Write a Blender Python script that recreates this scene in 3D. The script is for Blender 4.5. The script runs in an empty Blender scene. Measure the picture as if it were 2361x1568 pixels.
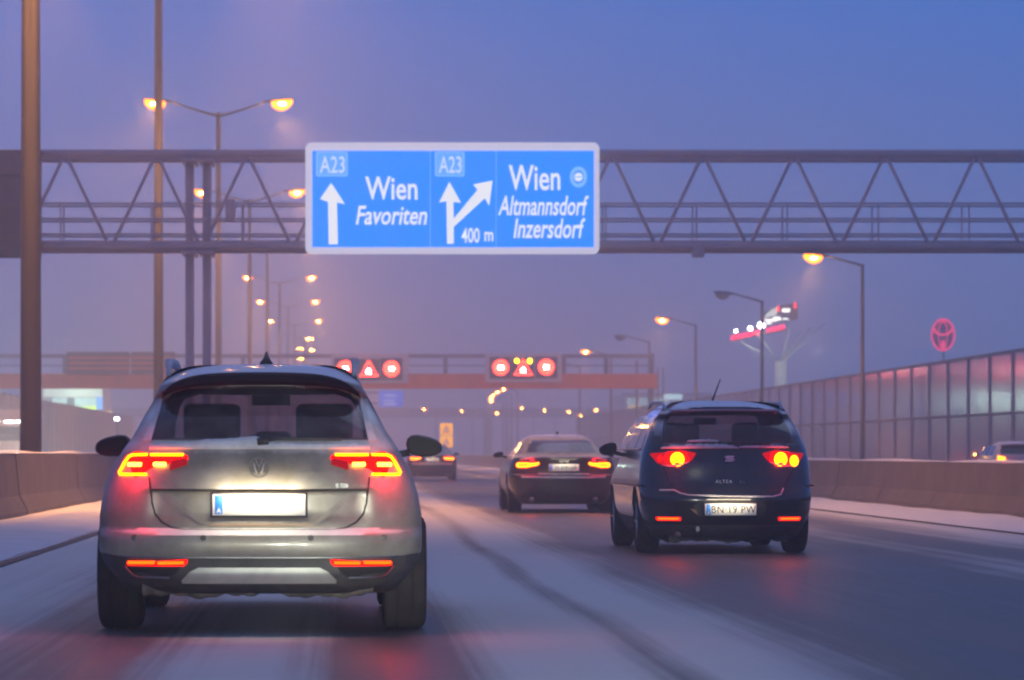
import bpy, bmesh, math, random
from mathutils import Vector, Matrix
random.seed(7)
R = math.radians
scene = bpy.context.scene
COL = scene.collection

# ------------------------------------------------------------------ camera
CAM_H = 1.03
cam_data = bpy.data.cameras.new("camera")
cam = bpy.data.objects.new("camera", cam_data)
COL.objects.link(cam)
cam.location = (0, 0, CAM_H)
cam.rotation_euler = (R(90), 0, 0)
cam_data.sensor_width = 36.0
cam_data.lens = 7500 / 2361 * 36.0
cam_data.shift_x = (1180.5 - 786) / 2361
cam_data.shift_y = (1045 - 784) / 2361
cam_data.clip_start = 0.1
cam_data.clip_end = 6000
cam_data.dof.use_dof = True
cam_data.dof.focus_distance = 26.0
cam_data.dof.aperture_fstop = 4.2
scene.camera = cam

# ------------------------------------------------------------------ render / exposure
scene.render.engine = 'CYCLES'
scene.view_settings.view_transform = 'Standard'
scene.view_settings.look = 'None'
scene.view_settings.exposure = 0.88
scene.view_settings.gamma = 1.0
cy = scene.cycles
cy.use_denoising = True
cy.max_bounces = 6
cy.volume_bounces = 1
cy.diffuse_bounces = 2
cy.glossy_bounces = 3
cy.transparent_max_bounces = 12
cy.sample_clamp_indirect = 4.0
cy.filter_width = 2.0
cy.caustics_reflective = False
cy.caustics_refractive = False

# ------------------------------------------------------------------ sky
world = bpy.data.worlds.new("World")
scene.world = world
world.use_nodes = True
wt = world.node_tree
for n in list(wt.nodes):
    wt.nodes.remove(n)
out = wt.nodes.new('ShaderNodeOutputWorld')
bg = wt.nodes.new('ShaderNodeBackground')
sky = wt.nodes.new('ShaderNodeTexSky')
sky.sky_type = 'NISHITA'
sky.sun_disc = False
sky.sun_elevation = R(-2.5)
sky.sun_rotation = R(150)
sky.air_density = 1.0
sky.ozone_density = 3.0
geo = wt.nodes.new('ShaderNodeNewGeometry')
tc = wt.nodes.new('ShaderNodeTexCoord')
sep = wt.nodes.new('ShaderNodeSeparateXYZ')
ramp = wt.nodes.new('ShaderNodeValToRGB')
wt.links.new(tc.outputs['Generated'], sep.inputs[0])
wt.links.new(sep.outputs['Z'], ramp.inputs[0])
e = ramp.color_ramp.elements
e[0].position = 0.0; e[0].color = (0.108, 0.122, 0.250, 1)
e[1].position = 1.0; e[1].color = (0.095, 0.112, 0.22, 1)
k2 = ramp.color_ramp.elements.new(0.40); k2.color = (0.055, 0.100, 0.28, 1)
k = ramp.color_ramp.elements.new(0.16); k.color = (0.012, 0.108, 0.41, 1)
mixw = wt.nodes.new('ShaderNodeMixRGB')
mixw.inputs[0].default_value = 0.15
wt.links.new(ramp.outputs[0], mixw.inputs[1])
wt.links.new(sky.outputs[0], mixw.inputs[2])
wt.links.new(mixw.outputs[0], bg.inputs[0])
bg.inputs[1].default_value = 1.0
wt.links.new(bg.outputs[0], out.inputs[0])

# weak, very soft remains of daylight through the overcast
sun_d = bpy.data.lights.new("sun", 'SUN')
sun_d.energy = 0.12
sun_d.angle = R(40)
sun_d.color = (0.75, 0.82, 1.0)
sun_o = bpy.data.objects.new("sun", sun_d)
sun_o.rotation_euler = (R(40), 0, R(150))
COL.objects.link(sun_o)

HAZE_DENSITY = 0.0032

# ------------------------------------------------------------------ materials
MATS = {}
def mat(name, color=(.5, .5, .5), rough=.6, metal=0.0, spec=.5, emit=None, estr=0.0, coat=0.0, noise=0.0, nscale=6.0, bump=0.0, dirt=None):
    if name in MATS:
        return MATS[name]
    m = bpy.data.materials.new(name)
    m.use_nodes = True
    nt = m.node_tree
    b = nt.nodes['Principled BSDF']
    b.inputs['Base Color'].default_value = (*color, 1)
    b.inputs['Roughness'].default_value = rough
    b.inputs['Metallic'].default_value = metal
    b.inputs['Specular IOR Level'].default_value = spec
    b.inputs['Coat Weight'].default_value = coat
    b.inputs['Coat Roughness'].default_value = .08
    if emit:
        b.inputs['Emission Color'].default_value = (*emit, 1)
        b.inputs['Emission Strength'].default_value = estr
    if noise > 0:
        t = nt.nodes.new('ShaderNodeTexCoord')
        nz = nt.nodes.new('ShaderNodeTexNoise')
        nz.inputs['Scale'].default_value = nscale
        nz.inputs['Detail'].default_value = 6
        nz.inputs['Roughness'].default_value = .65
        rp = nt.nodes.new('ShaderNodeValToRGB')
        c2 = dirt if dirt else tuple(c * (1 - noise) for c in color)
        rp.color_ramp.elements[0].color = (*c2, 1)
        rp.color_ramp.elements[0].position = .3
        rp.color_ramp.elements[1].color = (*color, 1)
        rp.color_ramp.elements[1].position = .68
        nt.links.new(t.outputs['Object'], nz.inputs['Vector'])
        nt.links.new(nz.outputs[0], rp.inputs[0])
        nt.links.new(rp.outputs[0], b.inputs['Base Color'])
        if bump > 0:
            bp = nt.nodes.new('ShaderNodeBump')
            bp.inputs['Strength'].default_value = bump
            bp.inputs['Distance'].default_value = .03
            nt.links.new(nz.outputs[0], bp.inputs['Height'])
            nt.links.new(bp.outputs[0], b.inputs['Normal'])
    MATS[name] = m
    return m

def emitter(name, color, strength):
    if name in MATS:
        return MATS[name]
    m = bpy.data.materials.new(name)
    m.use_nodes = True
    nt = m.node_tree
    nt.nodes.remove(nt.nodes['Principled BSDF'])
    em = nt.nodes.new('ShaderNodeEmission')
    em.inputs[0].default_value = (*color, 1)
    em.inputs[1].default_value = strength
    nt.links.new(em.outputs[0], nt.nodes['Material Output'].inputs[0])
    MATS[name] = m
    return m

def snow_paint(name, color, rough, metal, coat, snow_from=.55, snow_to=.9, film=.25):
    """car paint with road film (noise) and snow lying on the faces that look up"""
    m = bpy.data.materials.new(name)
    m.use_nodes = True
    nt = m.node_tree
    b = nt.nodes['Principled BSDF']
    t = nt.nodes.new('ShaderNodeTexCoord')
    nz = nt.nodes.new('ShaderNodeTexNoise'); nz.inputs['Scale'].default_value = 5; nz.inputs['Detail'].default_value = 12; nz.inputs['Roughness'].default_value = .72
    nt.links.new(t.outputs['Object'], nz.inputs['Vector'])
    g = nt.nodes.new('ShaderNodeNewGeometry')
    s = nt.nodes.new('ShaderNodeSeparateXYZ')
    nt.links.new(g.outputs['Normal'], s.inputs[0])
    add = nt.nodes.new('ShaderNodeMath'); add.operation = 'MULTIPLY_ADD'
    add.inputs[1].default_value = .35
    nt.links.new(nz.outputs[0], add.inputs[0])
    nt.links.new(s.outputs['Z'], add.inputs[2])
    mr = nt.nodes.new('ShaderNodeMapRange')
    mr.inputs['From Min'].default_value = snow_from + .17
    mr.inputs['From Max'].default_value = snow_to + .17
    nt.links.new(add.outputs[0], mr.inputs[0])
    # road film
    fr = nt.nodes.new('ShaderNodeValToRGB')
    fr.color_ramp.elements[0].position = .35; fr.color_ramp.elements[0].color = (0, 0, 0, 1)
    fr.color_ramp.elements[1].position = .75; fr.color_ramp.elements[1].color = (film, film, film, 1)
    nt.links.new(nz.outputs[0], fr.inputs[0])
    m1 = nt.nodes.new('ShaderNodeMixRGB')
    m1.inputs[1].default_value = (*color, 1)
    m1.inputs[2].default_value = (.30, .27, .25, 1)
    nt.links.new(fr.outputs[0], m1.inputs[0])
    m2 = nt.nodes.new('ShaderNodeMixRGB')
    m2.inputs[2].default_value = (.72, .72, .76, 1)
    nt.links.new(mr.outputs[0], m2.inputs[0])
    nt.links.new(m1.outputs[0], m2.inputs[1])
    nt.links.new(m2.outputs[0], b.inputs['Base Color'])
    rr = nt.nodes.new('ShaderNodeMapRange')
    rr.inputs['To Min'].default_value = rough
    rr.inputs['To Max'].default_value = .9
    nt.links.new(mr.outputs[0], rr.inputs[0])
    nt.links.new(rr.outputs[0], b.inputs['Roughness'])
    b.inputs['Metallic'].default_value = metal
    b.inputs['Coat Weight'].default_value = coat
    b.inputs['Coat Roughness'].default_value = .1
    MATS[name] = m
    return m

def glass_mat(name, tint, trans, dirt=.1, rough=.05, dirtcol=(.3, .27, .28)):
    if name in MATS:
        return MATS[name]
    m = bpy.data.materials.new(name)
    m.use_nodes = True
    nt = m.node_tree
    nt.nodes.remove(nt.nodes['Principled BSDF'])
    tr = nt.nodes.new('ShaderNodeBsdfTransparent'); tr.inputs[0].default_value = (*tint, 1)
    gl = nt.nodes.new('ShaderNodeBsdfGlossy'); gl.inputs['Roughness'].default_value = rough
    gl.inputs[0].default_value = (.9, .9, .95, 1)
    df = nt.nodes.new('ShaderNodeBsdfDiffuse'); df.inputs[0].default_value = (*dirtcol, 1)
    lw = nt.nodes.new('ShaderNodeLayerWeight'); lw.inputs[0].default_value = .25
    mxa = nt.nodes.new('ShaderNodeMixShader')
    t = nt.nodes.new('ShaderNodeTexCoord')
    nz = nt.nodes.new('ShaderNodeTexNoise'); nz.inputs['Scale'].default_value = 9; nz.inputs['Detail'].default_value = 6
    mr = nt.nodes.new('ShaderNodeMapRange')
    mr.inputs['From Min'].default_value = .3; mr.inputs['From Max'].default_value = .8
    mr.inputs['To Min'].default_value = dirt * .4; mr.inputs['To Max'].default_value = min(1, dirt * 1.8)
    nt.links.new(t.outputs['Object'], nz.inputs[0])
    nt.links.new(nz.outputs[0], mr.inputs[0])
    nt.links.new(mr.outputs[0], mxa.inputs[0])
    dk = nt.nodes.new('ShaderNodeBsdfDiffuse'); dk.inputs[0].default_value = (.01, .01, .012, 1)
    mxd = nt.nodes.new('ShaderNodeMixShader'); mxd.inputs[0].default_value = trans
    nt.links.new(dk.outputs[0], mxd.inputs[1]); nt.links.new(tr.outputs[0], mxd.inputs[2])
    nt.links.new(mxd.outputs[0], mxa.inputs[1]); nt.links.new(df.outputs[0], mxa.inputs[2])
    mxb = nt.nodes.new('ShaderNodeMixShader')
    fp = nt.nodes.new('ShaderNodeMath'); fp.operation = 'POWER'; fp.inputs[1].default_value = 3.0
    fm = nt.nodes.new('ShaderNodeMath'); fm.operation = 'MULTIPLY_ADD'; fm.inputs[1].default_value = .65; fm.inputs[2].default_value = .03
    lw.inputs[0].default_value = .5
    nt.links.new(lw.outputs['Facing'], fp.inputs[0])
    nt.links.new(fp.outputs[0], fm.inputs[0])
    nt.links.new(fm.outputs[0], mxb.inputs[0])
    nt.links.new(mxa.outputs[0], mxb.inputs[1]); nt.links.new(gl.outputs[0], mxb.inputs[2])
    nt.links.new(mxb.outputs[0], nt.nodes['Material Output'].inputs[0])
    MATS[name] = m
    return m

M_STEEL = mat('galvanised_steel', (.26, .25, .26), .5, .3, noise=.25, nscale=3)
M_DSTEEL = mat('dark_steel', (.14, .115, .13), .55, .2, noise=.3, nscale=3)
M_CONC = mat('barrier_concrete', (.145, .125, .118), .9, noise=.35, nscale=1.4, bump=.3)
M_CONC_L = mat('wall_concrete', (.22, .19, .155), .9, noise=.25, nscale=.6)
M_SNOW = mat('packed_snow', (.66, .66, .70), .9, noise=.18, nscale=.9, bump=.5)
M_RUBBER = mat('tyre_rubber', (.018, .015, .017), .95, spec=.15, noise=.4, nscale=9, dirt=(.03, .026, .028))
M_RIM = mat('alloy_rim', (.25, .25, .26), .4, .8)
M_MAST = mat('mast_paint', (.022, .021, .027), .6, .1)
M_BLACK = mat('black_plastic', (.020, .018, .020), .55, noise=.3, nscale=12, dirt=(.05, .045, .045))
M_SEAM = mat('seam_dark', (.008, .007, .008), .8)
M_CHROME = mat('chrome', (.22, .22, .22), .38, 1.0)
M_INT = mat('cabin_interior', (.022, .018, .022), .9)
M_WHITE = mat('white_plate', (.85, .84, .78), .5)
M_PLATE_BLUE = mat('plate_blue', (.02, .22, .75), .5)
M_PLATE_TXT = mat('plate_text', (.02, .02, .02), .6)
M_SODIUM = emitter('sodium_bowl', (1.0, .17, .0), 5.0)  # lamp bowl, made orange and oversized to imitate the bloom around the burner
M_BURNER = emitter('sodium_burner', (1.0, .45, .06), 150.0)
M_LAMP_OFF = mat('lamp_lens_off', (.25, .24, .25), .3)

# ------------------------------------------------------------------ mesh helpers
class MB:
    def __init__(s):
        s.v = []; s.f = []; s.mi = []
    def add(s, verts, faces, mi=0):
        o = len(s.v)
        s.v += [tuple(p) for p in verts]
        s.f += [tuple(i + o for i in f) for f in faces]
        s.mi += [mi] * len(faces)
        return s
    def box(s, x0, x1, y0, y1, z0, z1, mi=0):
        v = [(x, y, z) for z in (z0, z1) for y in (y0, y1) for x in (x0, x1)]
        f = [(0, 2, 3, 1), (4, 5, 7, 6), (0, 1, 5, 4), (2, 6, 7, 3), (0, 4, 6, 2), (1, 3, 7, 5)]
        return s.add(v, f, mi)
    def tube(s, pts, rad, n=8, mi=0, cap=True, flat=1.0):
        pts = [Vector(p) for p in pts]
        rads = rad if isinstance(rad, (list, tuple)) else [rad] * len(pts)
        rings = []
        up = Vector((0, 0, 1))
        for i, p in enumerate(pts):
            d = (pts[min(i + 1, len(pts) - 1)] - pts[max(i - 1, 0)]).normalized()
            a = d.cross(up)
            if a.length < 1e-3:
                a = d.cross(Vector((0, 1, 0)))
            a.normalize(); b = d.cross(a).normalized()
            rings.append([p + (a * math.cos(2 * math.pi * k / n) + b * math.sin(2 * math.pi * k / n)) * rads[i] for k in range(n)])
        v = [q for r in rings for q in r]
        f = []
        for i in range(len(pts) - 1):
            for k in range(n):
                f.append((i * n + k, i * n + (k + 1) % n, (i + 1) * n + (k + 1) % n, (i + 1) * n + k))
        if cap:
            f.append(tuple(reversed(range(n))))
            f.append(tuple(range((len(pts) - 1) * n, len(pts) * n)))
        return s.add(v, f, mi)
    def prism(s, poly, y0, y1, mi=0):
        """poly of (x, z) points extruded along y"""
        n = len(poly)
        v = [(x, y0, z) for x, z in poly] + [(x, y1, z) for x, z in poly]
        f = [tuple(range(n)), tuple(reversed(range(n, 2 * n)))]
        for i in range(n):
            j = (i + 1) % n
            f.append((i, n + i, n + j, j))
        return s.add(v, f, mi)
    def extrude_y(s, prof, y0, y1, ny=1, mi=0):
        """closed profile (x,z) extruded along y in ny steps"""
        n = len(prof)
        v = []
        for k in range(ny + 1):
            y = y0 + (y1 - y0) * k / ny
            v += [(x, y, z) for x, z in prof]
        f = []
        for k in range(ny):
            for i in range(n):
                j = (i + 1) % n
                f.append((k * n + i, k * n + j, (k + 1) * n + j, (k + 1) * n + i))
        f.append(tuple(reversed(range(n)))); f.append(tuple(range(ny * n, ny * n + n)))
        return s.add(v, f, mi)
    def disc(s, c, r, y, n=28, mi=0, sx=1.0):
        v = [(c[0] + r * sx * math.cos(2 * math.pi * k / n), y, c[1] + r * math.sin(2 * math.pi * k / n)) for k in range(n)]
        return s.add(v, [tuple(range(n))], mi)
    def ring(s, c, r0, r1, y0, y1, n=36, mi=0, sx=1.0):
        v = []
        for k in range(n):
            a = 2 * math.pi * k / n
            for r, y in ((r0, y0), (r1, y0), (r1, y1), (r0, y1)):
                v.append((c[0] + r * sx * math.cos(a), y, c[1] + r * math.sin(a)))
        f = []
        for k in range(n):
            j = (k + 1) % n
            for q in range(4):
                p = (q + 1) % 4
                f.append((k * 4 + q, j * 4 + q, j * 4 + p, k * 4 + p))
        return s.add(v, f, mi)
    def build(s, name, mats, parent=None, smooth=False, angle=None):
        me = bpy.data.meshes.new(name)
        me.from_pydata(s.v, [], s.f)
        if not isinstance(mats, (list, tuple)):
            mats = [mats]
        for m in mats:
            me.materials.append(m)
        if len(mats) > 1:
            me.polygons.foreach_set('material_index', s.mi)
        bm = bmesh.new(); bm.from_mesh(me)
        bmesh.ops.recalc_face_normals(bm, faces=bm.faces)
        bm.to_mesh(me); bm.free()
        if smooth:
            me.polygons.foreach_set('use_smooth', [True] * len(me.polygons))
            if angle:
                me.set_sharp_from_angle(angle=R(angle))
        return link(name, me, parent)

def link(name, me, parent=None):
    o = bpy.data.objects.new(name, me)
    COL.objects.link(o)
    if parent:
        o.parent = parent
    return o

def tag(o, label=None, cat=None, group=None, kind=None):
    if label: o['label'] = label
    if cat: o['category'] = cat
    if group: o['group'] = group
    if kind: o['kind'] = kind
    return o

def thing(name, loc, label, cat, group=None, rz=0.0):
    o = bpy.data.objects.new(name, None)
    o.location = loc
    o.rotation_euler = (0, 0, rz)
    o.empty_display_size = .3
    COL.objects.link(o)
    return tag(o, label, cat, group)

def bevel_box(name, x0, x1, y0, y1, z0, z1, m, parent=None, bev=.02, seg=2):
    mb = MB().box(x0, x1, y0, y1, z0, z1)
    me = bpy.data.meshes.new(name)
    me.from_pydata(mb.v, [], mb.f)
    bm = bmesh.new(); bm.from_mesh(me)
    bmesh.ops.recalc_face_normals(bm, faces=bm.faces)
    bmesh.ops.bevel(bm, geom=list(bm.edges), offset=bev, segments=seg, affect='EDGES', profile=.5)
    bm.to_mesh(me); bm.free()
    me.materials.append(m)
    me.polygons.foreach_set('use_smooth', [True] * len(me.polygons))
    me.set_sharp_from_angle(angle=R(50))
    return link(name, me, parent)

def text_mesh(name, body, size, pos, m, parent=None, shear=0.0, xs=1.0, align='CENTER', extrude=.004, spacing=1.0, bold=0.0):
    """lettering standing in the x-z plane, readable from -y; pos = (x, y, z) of the baseline"""
    cu = bpy.data.curves.new('txt', 'FONT')
    cu.body = body
    cu.size = size
    cu.align_x = align
    cu.shear = shear
    cu.extrude = extrude
    cu.space_character = spacing
    cu.offset = bold
    cu.resolution_u = 3
    ob = bpy.data.objects.new('txt', cu)
    COL.objects.link(ob)
    dg = bpy.context.evaluated_depsgraph_get()
    dg.update()
    me = bpy.data.meshes.new_from_object(ob.evaluated_get(dg))
    bpy.data.objects.remove(ob)
    for v in me.vertices:
        x, y, z = v.co
        v.co = (pos[0] + x * xs, pos[1] - z, pos[2] + y)
    me.materials.clear(); me.materials.append(m)
    me.name = name
    return link(name, me, parent)

def light(name, kind, loc, energy, color, parent, size=.1, rot=None, spot=None, blend=.4):
    ld = bpy.data.lights.new(name, kind)
    ld.energy = energy
    ld.color = color
    if kind == 'AREA':
        ld.size = size
    else:
        ld.shadow_soft_size = size
    if spot:
        ld.spot_size = spot; ld.spot_blend = blend
    o = bpy.data.objects.new(name, ld)
    o.location = loc
    if rot: o.rotation_euler = rot
    COL.objects.link(o)
    if parent: o.parent = parent
    return o

# headlamps of the car the picture was taken from (below the picture, 2 m ahead of the lens)
for hx, tilt, yaw, cone, en in ((-.30, 89.3, .3, 9.5, 2600), (.95, 88.35, -.5, 12, 5200)):
    light('headlight_beam', 'SPOT', (hx, 1.9, .66), en, (.95, 1.0, .82), None, size=.07,
          rot=(R(tilt), 0, R(yaw)), spot=R(cone), blend=1.0)

# ------------------------------------------------------------------ ground, roads, snow
def sheet(name, x0, x1, y0, y1, z, m, nx=1, ny=1, kind='structure'):
    v = []; f = []
    for j in range(ny + 1):
        for i in range(nx + 1):
            v.append((x0 + (x1 - x0) * i / nx, y0 + (y1 - y0) * j / ny, z))
    for j in range(ny):
        for i in range(nx):
            a = j * (nx + 1) + i
            f.append((a, a + 1, a + nx + 2, a + nx + 1))
    o = MB().add(v, f).build(name, m)
    return tag(o, kind=kind)

def road_material(name, stops, x0, x1, seed=0.0):
    """snow-swept asphalt: bands across the lanes (position in metres) broken up by long streaks"""
    m = bpy.data.materials.new(name)
    m.use_nodes = True
    nt = m.node_tree
    b = nt.nodes['Principled BSDF']
    t = nt.nodes.new('ShaderNodeTexCoord')
    s = nt.nodes.new('ShaderNodeSeparateXYZ')
    nt.links.new(t.outputs['Object'], s.inputs[0])
    def noise(sx, sy, detail, off=0.0):
        mp = nt.nodes.new('ShaderNodeMapping')
        mp.inputs['Scale'].default_value = (sx, sy, 1)
        mp.inputs['Location'].default_value = (seed + off, off * 2, 0)
        nt.links.new(t.outputs['Object'], mp.inputs[0])
        n = nt.nodes.new('ShaderNodeTexNoise')
        n.inputs['Scale'].default_value = 1
        n.inputs['Detail'].default_value = detail
        n.inputs['Roughness'].default_value = .6
        nt.links.new(mp.outputs[0], n.inputs[0])
        return n
    n_wander = noise(.0, .045, 2, 3.1)
    n_streak = noise(3.4, .022, 6, 7.7)
    n_patch = noise(.55, .11, 4, 1.3)
    n_fine = noise(22.0, .10, 6, 5.0)
    def math2(op, a, bv, c=None):
        q = nt.nodes.new('ShaderNodeMath'); q.operation = op
        for i, val in enumerate((a, bv, c)):
            if val is None: continue
            if isinstance(val, (int, float)): q.inputs[i].default_value = val
            else: nt.links.new(val, q.inputs[i])
        return q.outputs[0]
    wander = math2('MULTIPLY_ADD', n_wander.outputs[0], .6, -.30)
    xx = math2('ADD', s.outputs['X'], wander)
    u = math2('MULTIPLY_ADD', xx, 1.0 / (x1 - x0), -x0 / (x1 - x0))
    rp = nt.nodes.new('ShaderNodeValToRGB')
    rp.color_ramp.interpolation = 'B_SPLINE'
    els = rp.color_ramp.elements
    while len(els) > 1:
        els.remove(els[-1])
    for i, (px, val) in enumerate(stops):
        p = (px - x0) / (x1 - x0)
        if i == 0:
            els[0].position = p; el = els[0]
        else:
            el = els.new(p)
        el.color = (val, val, val, 1)
    nt.links.new(u, rp.inputs[0])
    a = math2('MULTIPLY_ADD', n_streak.outputs[0], .60, -.30)
    c = math2('MULTIPLY_ADD', n_patch.outputs[0], .55, -.27)
    d = math2('MULTIPLY_ADD', n_fine.outputs[0], .24, -.12)
    tot = math2('ADD', rp.outputs[0], math2('ADD', a, math2('ADD', c, d)))
    mr = nt.nodes.new('ShaderNodeMapRange')
    mr.interpolation_type = 'SMOOTHSTEP'
    mr.inputs['From Min'].default_value = .12
    mr.inputs['From Max'].default_value = .88
    nt.links.new(tot, mr.inputs[0])
    cr = nt.nodes.new('ShaderNodeValToRGB')
    cr.color_ramp.elements[0].color = (.062, .052, .050, 1)
    cr.color_ramp.elements[1].color = (.56, .54, .53, 1)
    q = cr.color_ramp.elements.new(.45); q.color = (.165, .145, .145, 1)
    nt.links.new(mr.outputs[0], cr.inputs[0])
    nt.links.new(cr.outputs[0], b.inputs['Base Color'])
    r2 = nt.nodes.new('ShaderNodeMapRange')
    r2.inputs['To Min'].default_value = .42; r2.inputs['To Max'].default_value = .9
    nt.links.new(mr.outputs[0], r2.inputs[0])
    nt.links.new(r2.outputs[0], b.inputs['Roughness'])
    b.inputs['Specular IOR Level'].default_value = .35
    bp = nt.nodes.new('ShaderNodeBump'); bp.inputs['Strength'].default_value = .35; bp.inputs['Distance'].default_value = .02
    nt.links.new(tot, bp.inputs['Height'])
    nt.links.new(bp.outputs[0], b.inputs['Normal'])
    return m

XL, XR = -3.08, 8.6
M_ROAD = road_material('snow_swept_asphalt', [
    (-3.1, .95), (-2.3, .80), (-1.75, .60), (-1.30, .36), (-.95, .46), (-.55, 1.0), (-.15, .60), (.25, .15),
    (.62, .48), (1.0, 1.1), (1.38, 1.0), (1.58, .25), (1.80, 1.15), (2.15, .70), (2.7, .38), (3.1, .18), (3.8, .38),
    (4.7, .16), (5.4, .26), (6.1, .72), (6.8, .28), (7.6, .60), (8.6, .95)], -3.3, 8.8)
M_ROAD2 = road_material('snow_swept_asphalt_far', [(0, .6), (3, .4), (5, .15), (8, .5), (11, .2), (14, .7)], 0, 14, 20)
tag(sheet('ground', -1500, 1500, -60, 3000, -.05, M_SNOW, 1, 1), kind='structure')
sheet('motorway_road', XL - .35, XR + .35, -20, 900, 0, M_ROAD)
r_l = sheet('oncoming_road', 0, 14.0, -20, 900, 0, M_ROAD2); r_l.location.x = -20.3
r_r = sheet('slip_road', 0, 12.6, -20, 900, 0, M_ROAD2); r_r.location.x = 11.9

def snow_strip(name, x0, x1, y0, y1, h, label, seed, edge):
    """ploughed snow lying beside the carriageway: an uneven low bank"""
    rnd = random.Random(seed)
    nx, ny = 10, 260
    ys = [y0 + (y1 - y0) * (j / ny) ** 1.6 for j in range(ny + 1)]
    ph = [rnd.uniform(0, 6.28) for _ in range(8)]
    v = []; f = []
    for y in ys:
        for i in range(nx + 1):
            u = i / nx
            x = x0 + (x1 - x0) * u
            e2 = min(u, 1 - u) * 2
            hh = h * (e2 ** .6) * (.75 + .25 * math.sin(y * .5 + ph[0]) * math.sin(y * .17 + ph[1] + u * 4)) + .015 * math.sin(y * 1.9 + ph[2] + 5 * u)
            if i in (0, nx):
                x += (.04 * math.sin(y * .8 + ph[3]) + .03 * math.sin(y * 2.1 + ph[4]))
                hh = .006
            v.append((x, y, max(.006, hh)))
    n = nx + 1
    for j in range(ny):
        for i in range(nx):
            a = j * n + i
            f.append((a, a + 1, a + n + 1, a + n))
    o = MB().add(v, f).build(name, M_SNOW, smooth=True)
    return tag(o, label, 'snow', kind='structure')
snow_strip('snow_margin', -5.2, -3.22, -5, 700, .09, 'ploughed snow bank along the left concrete barrier', 3, 0)
snow_strip('snow_shoulder', 8.75, 10.85, -5, 700, .09, 'ploughed snow bank along the right concrete barrier', 5, 0)
# dark-coloured strips laid between road and snow
M_DARK_EDGE = mat('dark_edge', (.030, .026, .032), .7, noise=.5, nscale=2.5)
sheet('edge_strip', -3.19, -3.06, -20, 700, .010, M_DARK_EDGE, 1, 60)
sheet('edge_strip', 8.58, 8.71, -20, 700, .010, M_DARK_EDGE, 1, 60)

# concrete barriers
def barrier(name, xc, h, side, label, y0=6, y1=700):
    t = thing(name, (xc, 0, 0), label, 'barrier')
    s = side
    prof = [(-.30 * s, 0), (-.30 * s, .08), (-.17 * s, .33), (-.10 * s, h), (.10 * s, h), (.17 * s, .33), (.30 * s, .08), (.30 * s, 0)]
    seg = None
    y = y0
    while y < 300:
        if seg is None:
            o = MB().extrude_y(prof, 0, 5.97, 2).build('barrier_segment', M_CONC, t); seg = o.data
        else:
            o = link('barrier_segment', seg, t)
        o.location = (random.uniform(-.012, .012), y, random.uniform(-.010, 0))
        y += 6.0
    MB().extrude_y(prof, y, y1, 20).build('barrier_segment', M_CONC, t)
    rnd = random.Random(int(xc * 10))
    v = []; f = []
    ny = 240
    for j in range(ny + 1):
        y = y0 + (y1 - y0) * (j / ny) ** 1.8
        hh = .018 + .012 * math.sin(y * .6) + rnd.uniform(0, .012)
        for x, z in ((-.105, h + .002), (-.07, h + hh), (0, h + hh * 1.4), (.07, h + hh), (.105, h + .002)):
            v.append((x, y, z))
    for j in range(ny):
        for i in range(4):
            a = j * 5 + i
            f.append((a, a + 1, a + 6, a + 5))
    MB().add(v, f).build('snow_cap', M_SNOW, t, smooth=True)
    return t
barrier('concrete_barrier', -5.50, 1.03, 1, 'grey concrete median barrier on the left of the road')
barrier('concrete_barrier', 11.15, .87, -1, 'brown concrete barrier on the right between road and slip road')

# ------------------------------------------------------------------ cars
def interp(tab):
    zs = [p[0] for p in tab]; vs = [p[1] for p in tab]
    n = len(zs)
    d = [(vs[i + 1] - vs[i]) / (zs[i + 1] - zs[i]) for i in range(n - 1)]
    m = [d[0]] + [0 if d[i - 1] * d[i] <= 0 else 2 * d[i - 1] * d[i] / (d[i - 1] + d[i]) for i in range(1, n - 1)] + [d[-1]]
    def fn(z):
        if z <= zs[0]: return vs[0]
        if z >= zs[-1]: return vs[-1]
        for i in range(n - 1):
            if z <= zs[i + 1]:
                h = zs[i + 1] - zs[i]; t = (z - zs[i]) / h
                return ((2 * t ** 3 - 3 * t ** 2 + 1) * vs[i] + (t ** 3 - 2 * t ** 2 + t) * h * m[i]
                        + (-2 * t ** 3 + 3 * t ** 2) * vs[i + 1] + (t ** 3 - t ** 2) * h * m[i + 1])
    return fn

def sstep(a, b, x):
    t = max(0.0, min(1.0, (x - a) / (b - a)))
    return t * t * (3 - 2 * t)

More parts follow.
